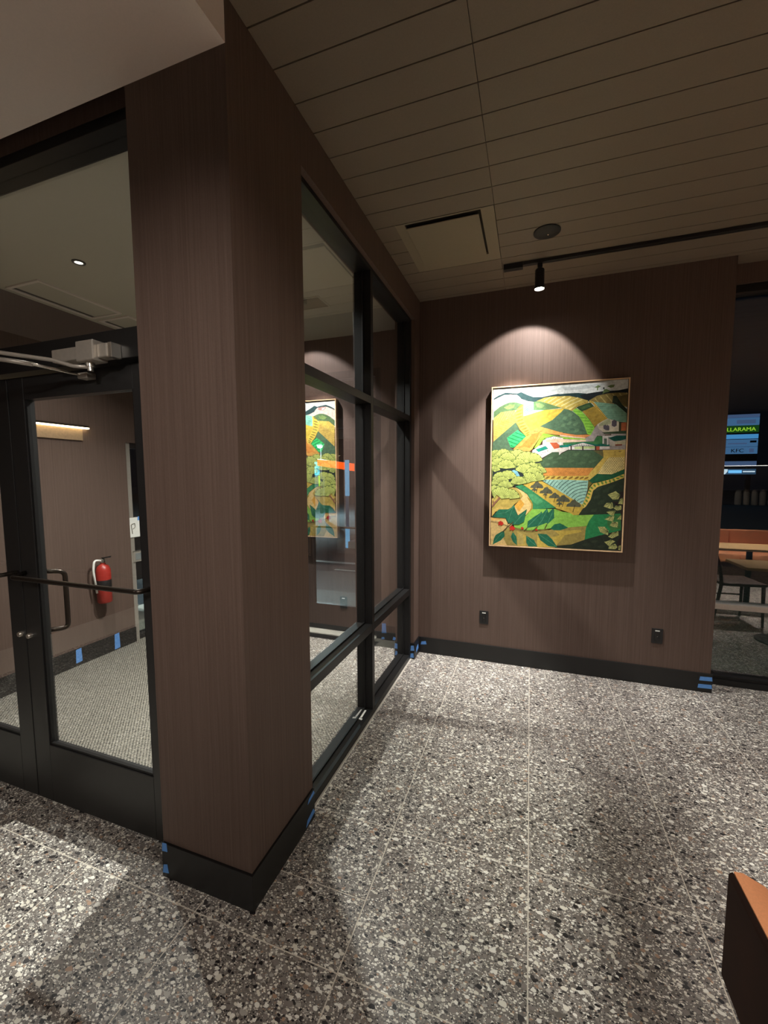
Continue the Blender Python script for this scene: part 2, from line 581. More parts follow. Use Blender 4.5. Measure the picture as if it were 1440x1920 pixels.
# ---- double doors to the vestibule (door_1)
door1 = struct(empty('door_1', (-2.29, 1.28, 0)), 'black glazed double doors with transom')
DY0, DY1 = 1.222, 1.336
bx('door_frame_jamb', -1.402, -1.354, DY0, DY1, 0, 2.905, 'black', door1)
bx('door_frame_jamb', -3.225, -3.18, DY0, DY1, 0, 2.905, 'black', door1)
bx('door_frame_head', -3.225, -1.354, DY0, DY1, 2.905, ZS, 'black', door1, bevel=0.002)
bx('transom_bar', -3.18, -1.402, DY0, DY1, 2.062, 2.175, 'black', door1, bevel=0.002)
bx('transom_glass', -3.18, -1.402, 1.276, 1.284, 2.176, 2.904, 'glass1', door1)
def leaf(x0, x1, g0, g1, hinge):
    y0, y1 = 1.264, 1.309
    bm = bmesh.new()
    cube(bm, x0, g0, y0, y1, 0.008, 2.055); cube(bm, g1, x1, y0, y1, 0.008, 2.055)
    cube(bm, g0, g1, y0, y1, 0.008, 0.300); cube(bm, g0, g1, y0, y1, 1.955, 2.055)
    lf = obj('door_leaf', bm, 'leaf', door1, bevel=0.002)
    bx('glass_pane', g0 + 0.001, g1 - 0.001, 1.2835, 1.2905, 0.301, 1.954, 'glass1', lf)
    bm = bmesh.new()
    cube(bm, g0, g1, y0 + 0.006, 1.283, 0.300, 0.312)
    cube(bm, g0, g0 + 0.010, y0 + 0.006, 1.283, 0.312, 1.955); cube(bm, g1 - 0.010, g1, y0 + 0.006, 1.283, 0.312, 1.955)
    obj('glazing_bead', bm, 'black', lf)
    return lf
lf_r = leaf(-2.288, -1.405, -2.181, -1.512, 1)
lf_l = leaf(-3.177, -2.294, -3.070, -2.401, 0)
def rounded(pts, r=0.03, n=4):
    out = [Vector(pts[0])]
    for a, b_, c in zip(pts, pts[1:], pts[2:]):
        a, b_, c = Vector(a), Vector(b_), Vector(c)
        p0 = b_ + (a - b_).normalized() * r; p1 = b_ + (c - b_).normalized() * r
        for k in range(n + 1):
            t = k / n
            out.append((p0 * (1 - t) + b_ * t) * (1 - t) + (b_ * (1 - t) + p1 * t) * t)
    out.append(Vector(pts[-1]))
    return out
tb('push_bar', rounded([(-2.262, 1.268, 1.149), (-2.232, 1.19, 1.145), (-1.455, 1.19, 1.147), (-1.44, 1.268, 1.149)], 0.02), 0.0105, 'bronze', lf_r)
tb('push_bar', rounded([(-2.316, 1.268, 1.147), (-2.345, 1.19, 1.143), (-3.12, 1.19, 1.145), (-3.14, 1.268, 1.147)], 0.02), 0.0105, 'bronze', lf_l)
tb('pull_handle', rounded([(-2.222, 1.305, 1.150), (-2.187, 1.392, 1.134), (-2.187, 1.392, 0.845), (-2.222, 1.305, 0.855)], 0.028), 0.0115, 'bronze', lf_r)
tb('pull_handle', rounded([(-2.36, 1.305, 1.150), (-2.395, 1.392, 1.134), (-2.395, 1.392, 0.845), (-2.36, 1.305, 0.855)], 0.028), 0.0115, 'bronze', lf_l)
for lf, x in ((lf_r, -2.258), (lf_l, -2.324)):
    c = lt('lock_cylinder', [(0.0, 0.016), (0.010, 0.016), (0.0135, 0.012), (0.0145, 0.0)], (x, 1.2638, 0.842), 'steel', lf, axis=(0, -1, 0), n=20)
    c['label'] = 'small bright lock cylinder'
# door closer: body on the transom bar, double arm to the leaf
bm = bmesh.new()
cube(bm, -1.832, -1.675, 1.172, 1.222, 2.062, 2.112)
cube(bm, -1.676, -1.582, 1.160, 1.222, 2.050, 2.126)
cube(bm, -1.583, -1.530, 1.176, 1.222, 2.060, 2.112)
clo = obj('door_closer', bm, 'silver', door1, bevel=0.004); clo['label'] = 'silver door closer with double arm'
bm = bmesh.new(); cube(bm, -1.5305, -1.510, 1.180, 1.222, 2.058, 2.114)
obj('end_cap', bm, 'steel', clo, bevel=0.002)
lt('pinion', [(0.016, 0), (0.016, 0.016), (0.011, 0.018), (0.011, 0.034), (0.0, 0.034)], (-1.640, 1.19, 2.051), 'steel', clo, axis=(0, 0, -1), n=18)
tb('closer_arm', [(-1.645, 1.19, 2.034), (-1.70, 1.165, 2.036), (-1.76, 1.135, 2.056), (-1.944, 1.05, 2.082), (-2.13, 0.93, 2.085)], 0.0075, 'silver', clo)
tb('closer_arm', [(-2.13, 0.93, 2.075), (-1.93, 1.068, 2.056), (-1.86, 1.12, 2.046)], 0.0085, 'silver', clo)
tb('closer_arm', [(-1.86, 1.12, 2.046), (-1.855, 1.124, 2.0455), (-1.75, 1.235, 2.020)], [0.010, 0.006, 0.0055], 'steel', clo)
bx('arm_shoe', -1.768, -1.712, 1.225, 1.2642, 2.006, 2.030, 'silver', clo, bevel=0.003)

# ---- exterior door at the end of the vestibule (door_2)
door2 = struct(empty('door_2', (-2.2, YE + 0.03, 0)), 'black glazed exterior door of the vestibule')
bx('door_frame_jamb', -1.40, -1.345, YE - 0.002, YE + 0.10, 0, 2.62, 'black', door2)
bx('door_frame_jamb', -3.10, -3.045, YE - 0.002, YE + 0.10, 0, 2.62, 'black', door2)
bx('door_frame_head', -3.045, -1.40, YE - 0.002, YE + 0.10, 2.55, 2.62, 'black', door2)
bx('transom_bar', -3.045, -1.40, YE - 0.002, YE + 0.10, 2.08, 2.17, 'black', door2)
bx('transom_glass', -3.045, -1.40, YE + 0.04, YE + 0.048, 2.17, 2.55, 'glass2', door2)
for x0, x1, g0, g1 in ((-2.215, -1.402, -2.098, -1.49), (-3.043, -2.221, -2.95, -2.338)):
    y0, y1 = YE + 0.022, YE + 0.066
    bm = bmesh.new()
    cube(bm, x0, g0, y0, y1, 0.02, 2.075); cube(bm, g1, x1, y0, y1, 0.02, 2.075)
    cube(bm, g0, g1, y0, y1, 0.02, 0.285); cube(bm, g0, g1, y0, y1, 1.98, 2.075)
    lf = obj('door_leaf', bm, 'black', door2, bevel=0.002)
    bx('glass_pane', g0 + 0.001, g1 - 0.001, y0 + 0.018, y0 + 0.026, 0.286, 1.979, 'glass2', lf)
    s = 1 if x0 > -2.22 else -1
    xa = -2.16 if s > 0 else -2.28
    tb('pull_handle', rounded([(xa, y0, 1.05), (xa + 0.06 * s, y0 - 0.07, 1.04), (xa + 0.06 * s, y0 - 0.07, 0.80), (xa, y0, 0.80)], 0.025), 0.011, 'bronze', lf)
    tb('push_bar', rounded([(x0 + 0.05, y0, 1.10), (x0 + 0.06, y0 - 0.06, 1.10), (x1 - 0.06, y0 - 0.06, 1.10), (x1 - 0.05, y0, 1.10)], 0.02), 0.010, 'bronze', lf)
th = bx('threshold', -3.045, -1.40, 3.655, YE + 0.10, 0.0, 0.014, 'stone', door2); th['label'] = 'pale threshold strip'
struct(bx('trim_2', -3.1, -1.345, 3.54, 3.652, 0.003, 0.0065, 'base'), 'dark ribbed mat strip before the exterior door')

# ---- side glazing on the left of the vestibule (window_3)
win3 = struct(empty('window_3', (XV - 0.05, 3.2, 0)), 'exterior side glazing of the vestibule')
for a, b_, z0, z1, nm, mt in ((2.90, 2.95, 0, 1.93, 'jamb', 'silver'), (3.66, 3.72, 0, 1.93, 'jamb', 'black'), (2.95, 3.66, 0, 0.05, 'sill_rail', 'black'),
                              (2.95, 3.66, 0.60, 1.02, 'push_rail', 'black'), (2.95, 3.66, 1.88, 1.93, 'head_rail', 'black')):
    bx(nm, XV - 0.11, XV - 0.012, a, b_, z0, z1, mt, win3)
for z0, z1 in ((0.05, 0.60), (1.02, 1.88)):
    bx('glass_pane', XV - 0.066, XV - 0.058, 2.951, 3.659, z0 + 0.001, z1 - 0.001, 'glass2', win3)

# ---- exterior window right of the painting wall (window_2)
win2 = struct(empty('window_2', (3.2, YE, 0)), 'dark framed exterior window right of the painting')
def f2(nm, x0, x1, z0, z1, mt='black'):
    return bx(nm, x0, x1, YE, YE + 0.11, z0, z1, mt, win2, bevel=0.0015)
f2('sill_rail', XR + 0.012, XRM, 0.0, 0.072)
f2('jamb', XR + 0.002, XR + 0.05, 0.072, 2.955)
f2('head_rail', XR + 0.05, XRM, 2.90, 2.955)
for x in (2.62, 3.93):
    f2('mullion', x, x + 0.05, 0.072, 2.90)
edges = [(XR + 0.05, 2.62), (2.67, 3.93), (3.98, XRM)]
for a, b_ in edges:
    f2('transom_rail', a, b_, 0.590, 0.632, 'silver')
    for z0, z1 in ((0.072, 0.590), (0.632, 2.90)):
        bx('glass_pane', a + 0.001, b_ - 0.001, YE + 0.045, YE + 0.053, z0 + 0.001, z1 - 0.001, 'glass2', win2)
bm = bmesh.new(); cube(bm, XR + 0.012, XRM, YE - 0.012, YE + 0.002, 0, 0.045)
obj('sill_trim', bm, 'base', win2)
# ================================================================ LIGHT FIXTURES
def track_head(x, y, label, power, tilt, ang=90, blend=0.35, lean=0, beam=None, beam2=None):
    t = thing('track_spotlight', label, 'spotlight', (x, y, ZC - 0.03), 'cylinder heads on the black ceiling track')
    bx('adapter', x - 0.016, x + 0.016, y - 0.016, y + 0.016, 3.034, 3.058, 'blackp', t)
    lt('stem', [(0.013, 0), (0.013, 0.03)], (x, y, 3.012), 'blackp', t, n=16)
    lt('housing', [(0.0, 0.128), (0.026, 0.128), (0.031, 0.122), (0.031, 0.012), (0.034, 0.010), (0.034, -0.004), (0.0315, -0.004), (0.0305, 0.010), (0.0, 0.014)], (x, y, 2.898), 'blackp', t, n=32)
    lt('lens', [(0.0, 0.0), (0.029, 0.0), (0.030, 0.004), (0.0, 0.006)], (x, y, 2.899), 'lens', t, n=28)
    def aimed(power_, tilt_, lean_, ang_, blend_):
        d = Vector((math.tan(R(lean_)), math.tan(R(tilt_)), -1.0))
        lamp_spot('lamp', (x, y, 2.888), Vector((x, y, 2.888)) + d, power_, NEUT, ang_, blend_, 0.012, t)
    aimed(power, tilt, lean, ang, blend)      # wide spill
    if beam:
        aimed(*beam)                          # hot centre of the reflector
    if beam2:
        aimed(*beam2)
    return t
tr = thing('ceiling_track', 'long thin black light track running right under the plank ceiling', 'track', (-0.2, 3.18, ZC - 0.02))
bx('rail', -0.19, XRM - 0.02, 3.163, 3.197, 3.066, ZC - 0.0005, 'blackp', tr, bevel=0.002)
bx('power_feed', -0.214, -0.085, 3.160, 3.200, 3.050, ZC - 0.0008, 'blackp', tr, bevel=0.002)
track_head(0.027, 3.18, 'lit black cylinder spotlight on the track above the painting', 48.0, 32, 88, 0.28, -9, (200.0, 5, 0, 60, 0.9), (250.0, 15, -14, 46, 0.7))
track_head(1.95, 3.18, 'lit black cylinder spotlight on the track above the right window', 34.0, -8, 95, 0.6, 0, (50.0, -5, 0, 66, 0.9))
track_head(3.4, 3.18, 'lit black cylinder spotlight at the far right of the track', 34.0, -8, 95, 0.6)

def downlight(x, y, z, label, power, color=NEUT, spread=150, lens='lens', rad=0.045, group='recessed downlights'):
    t = thing('recessed_downlight', label, 'downlight', (x, y, z), group)
    lt('trim_ring', [(rad + 0.016, -0.001), (rad + 0.014, -0.007), (rad + 0.002, -0.008), (rad, -0.001)], (x, y, z), 'blackp', t, n=32)
    lt('lens', [(0.0, -0.003), (rad, -0.003), (rad, -0.001), (0.0, -0.001)], (x, y, z), lens, t, n=28)
    lamp_area('lamp', (x, y, z - 0.011), rad * 1.7, power, color, spread, t)
    return t
M['lens_soft'] = emit('lit_lens_soft', (255, 236, 210), 6.0)
M['lens_vest'] = emit('lit_lens_vestibule', (255, 246, 228), 12.0)
downlight(-1.65, 2.42, ZS, 'recessed downlight in the vestibule ceiling nearest the glazed partition', 88, NEUT, 128, 'lens_vest')
downlight(-2.70, 1.925, ZS, 'recessed downlight seen through the transom glass above the doors', 26, NEUT, 128, 'lens_vest', 0.022)
downlight(2.3, -0.6, ZC, 'recessed downlight over the table and bench right of the camera', 50, WARM, 160, 'lens_soft')
downlight(2.75, 1.25, ZC, 'added downlight brightening the light wood tables and bench', 50, WARM, 75, 'lens_soft')  # added lamp, no fitting known here; lifts the tables mirrored in the window
downlight(0.9, -2.4, ZC, 'recessed downlight behind the camera over the open floor', 45, WARM, 160, 'lens_soft')
downlight(-2.6, -1.5, ZS, 'recessed downlight in the pale soffit behind the camera', 20, WARM, 160, 'lens_soft')

# adjustable spotlight behind the camera that washes the pier
ss = thing('surface_spotlight', 'black adjustable ceiling spotlight behind the camera aimed at the pier', 'spotlight', (0.35, -1.3, ZC))
lt('canopy', [(0.05, 0), (0.05, -0.02), (0.012, -0.024)], (0.35, -1.3, ZC), 'blackp', ss, n=24)
tb('stem', [(0.35, -1.3, ZC - 0.02), (0.35, -1.3, ZC - 0.10)], 0.008, 'blackp', ss)
av = (Vector((-1.2, 1.162, 1.62)) - Vector((0.35, -1.3, 2.95))).normalized()
lt('housing', [(0.0, -0.07), (0.034, -0.07), (0.036, -0.06), (0.036, 0.07), (0.033, 0.07), (0.032, 0.05), (0.0, 0.05)], (0.35, -1.3, 2.95), 'blackp', ss, axis=av, n=28)
lt('lens', [(0.0, 0.054), (0.030, 0.053), (0.0, 0.052)], (0.35, -1.3, 2.95), 'lens_soft', ss, axis=av, n=24)
p0_ = Vector((0.35, -1.3, 2.95)) + av * 0.075
lamp_spot('lamp', p0_, p0_ + av, 215.0, WARM, 40, 1.0, 0.03, ss)

# ================================================================ CEILING FITTINGS
sp = thing('ceiling_speaker', 'round dark grey speaker grille in the plank ceiling', 'speaker', (0.059, 2.84, ZC))
M['grille'] = plain('dark_grey_grille', (22, 22, 23), 0.6, noise=0.25, scale=900)
lt('grille', [(0.078, 0.0), (0.078, -0.006), (0.070, -0.010), (0.0, -0.013)], (0.059, 2.84, ZC), 'grille', sp, n=40)
lt('centre_badge', [(0.0045, 0.0), (0.0045, -0.004), (0.0, -0.005)], (0.066, 2.853, ZC - 0.011), 'steel', sp, n=14)

df = thing('air_diffuser', 'square plaque air diffuser set in the plank ceiling', 'air vent', (-0.52, 2.74, ZC))
a0, a1, b0, b1 = -0.800, -0.228, 2.4775, 3.0725
i0, i1, k0, k1 = -0.742, -0.300, 2.486, 2.978
bm = bmesh.new()   # flat flange with a square throat
ring = [[(a0, b0, ZC), (a1, b0, ZC), (a1, b1, ZC), (a0, b1, ZC)],
        [(i0, k0, ZC - .002), (i1, k0, ZC - .002), (i1, k1, ZC - .002), (i0, k1, ZC - .002)],
        [(i0, k0, ZC + .06), (i1, k0, ZC + .06), (i1, k1, ZC + .06), (i0, k1, ZC + .06)]]
rv = [[bm.verts.new(p) for p in r_] for r_ in ring]
for p_, q_ in zip(rv, rv[1:]):
    for k in range(4):
        bm.faces.new((p_[k], p_[(k + 1) % 4], q_[(k + 1) % 4], q_[k]))
obj('flange', bm, 'diff', df)
bx('throat', i0, i1, k0, k1, ZC + 0.058, ZC + 0.062, 'plank_gap', df)
bx('plaque', -0.738, -0.312, 2.512, 2.974, ZC - 0.012, ZC - 0.006, 'diff', df, bevel=0.002)
for hx in (-0.62, -0.43):
    bx('hanger', hx - 0.006, hx + 0.006, 2.738, 2.75, ZC - 0.006, ZC + 0.060, 'blackp', df)

# vestibule ceiling: slot diffuser along the left wall, small register
for k, (y0, y1, lab) in enumerate(((1.985, 2.605, 'long framed slot diffuser in the vestibule ceiling above the doors'), (2.655, 3.275, 'second slot diffuser at the far end of the vestibule ceiling'))):
    sd = thing('slot_diffuser', lab, 'air vent', (-3.36, (y0 + y1) / 2, ZS), 'slot diffusers along the vestibule wall')
    bm = bmesh.new(); x0, x1 = -3.53, -3.19
    for c_ in ((x0, x0 + 0.022, y0, y1), (x1 - 0.022, x1, y0, y1), (x0 + 0.022, x1 - 0.022, y0, y0 + 0.022), (x0 + 0.022, x1 - 0.022, y1 - 0.022, y1)):
        cube(bm, c_[0], c_[1], c_[2], c_[3], ZS - 0.010, ZS)
    obj('frame', bm, 'soffit', sd)
    bx('panel', x0 + 0.06, x1 - 0.022, y0 + 0.022, y1 - 0.022, ZS - 0.004, ZS, 'vceil', sd)
    bx('slot', x0 + 0.022, x0 + 0.06, y0 + 0.022, y1 - 0.022, ZS - 0.0015, ZS, 'plank_gap', sd)
rg = thing('ceiling_register', 'small louvred register in the vestibule ceiling', 'air vent', (-1.66, 2.95, ZS))
bm = bmesh.new()
for c_ in ((-1.80, -1.52, 2.86, 2.872), (-1.80, -1.52, 3.048, 3.06), (-1.80, -1.788, 2.872, 3.048), (-1.532, -1.52, 2.872, 3.048)):
    cube(bm, c_[0], c_[1], c_[2], c_[3], ZS - 0.008, ZS)
obj('frame', bm, 'vceil', rg)
bx('duct', -1.788, -1.532, 2.872, 3.048, ZS - 0.001, ZS, 'plank_gap', rg)
for k in range(5):
    y = 2.895 + k * 0.032
    bm = bmesh.new(); prism(bm, [(-1.788, y, ZS - 0.001), (-1.788, y + 0.020, ZS - 0.010), (-1.788, y + 0.022, ZS - 0.008), (-1.788, y + 0.003, ZS - 0.001)], (0.256, 0, 0))
    obj('louvre', bm, 'diff', rg)

# ---------------------------------------------------------------- painting outlines: colour index; points in mm from its lower left corner
PAINT_COLS = [(228,234,230),(205,214,212),(200,208,206),(38,66,66),(28,36,38),(238,212,198),(188,146,138),(235,238,238),(92,122,80),(130,158,90),(226,202,98),(196,170,72),(206,176,88),(190,156,70),(82,110,82),(60,205,110),(22,120,70),(222,165,82),(214,140,60),(170,70,45),(230,204,84),(150,132,52),(140,208,184),(70,150,130),(96,130,82),(130,160,100),(206,184,92),(240,226,150),(214,186,70),(200,175,66),(82,112,84),(98,130,96),(68,97,74),(148,212,76),(112,182,58),(58,88,54),(80,112,66),(182,152,62),(190,161,72),(235,210,110),(150,122,48),(142,126,70),(186,170,104),(104,92,52),(42,56,40),(80,92,66),(228,196,96),(140,110,44),(128,170,140),(104,148,122),(218,206,180),(176,180,140),(98,92,100),(92,84,92),(178,168,162),(58,76,50),(70,66,44),(192,108,66),(178,168,160),(226,150,86),(236,206,176),(158,215,70),(238,208,176),(70,128,76),(240,232,220),(238,212,180),(60,70,66),(120,120,110),(90,90,84),(212,106,66),(28,142,122),(28,140,122),(228,150,104),(200,100,60),(150,110,90),(20,128,110),(16,104,84),(242,236,226),(190,210,140),(60,84,78),(40,50,46),(40,46,44),(60,40,40),(192,96,70),(236,230,220),(104,120,104),(18,84,70),(206,194,178),(206,196,160),(140,80,60),(90,70,52),(74,100,70),(86,113,79),(86,114,82),(112,106,66),(218,188,92),(170,140,70),(120,96,50),(238,218,146),(110,84,44),(224,152,74),(196,112,50),(230,200,92),(150,116,50),(168,216,196),(38,70,64),(36,96,62),(118,110,50),(236,202,98),(112,150,62),(46,58,42),(54,68,48),(214,182,78),(92,94,74),(60,46,36),(62,146,94),(84,164,108),(196,172,86),(214,182,96),(242,208,134),(236,176,72),(176,150,64),(150,208,86),(120,184,66),(234,200,130),(240,190,110),(172,152,82),(204,176,86),(210,182,84),(188,168,96),(48,142,84),(70,128,70),(44,52,40),(53,63,46),(46,36,34),(150,166,84),(42,52,52),(130,190,205),(104,120,60),(198,208,112),(118,132,66),(150,104,80),(40,112,82),(96,156,122),(92,74,44),(208,48,36),(200,200,124),(92,100,60),(112,134,84),(60,66,60)]
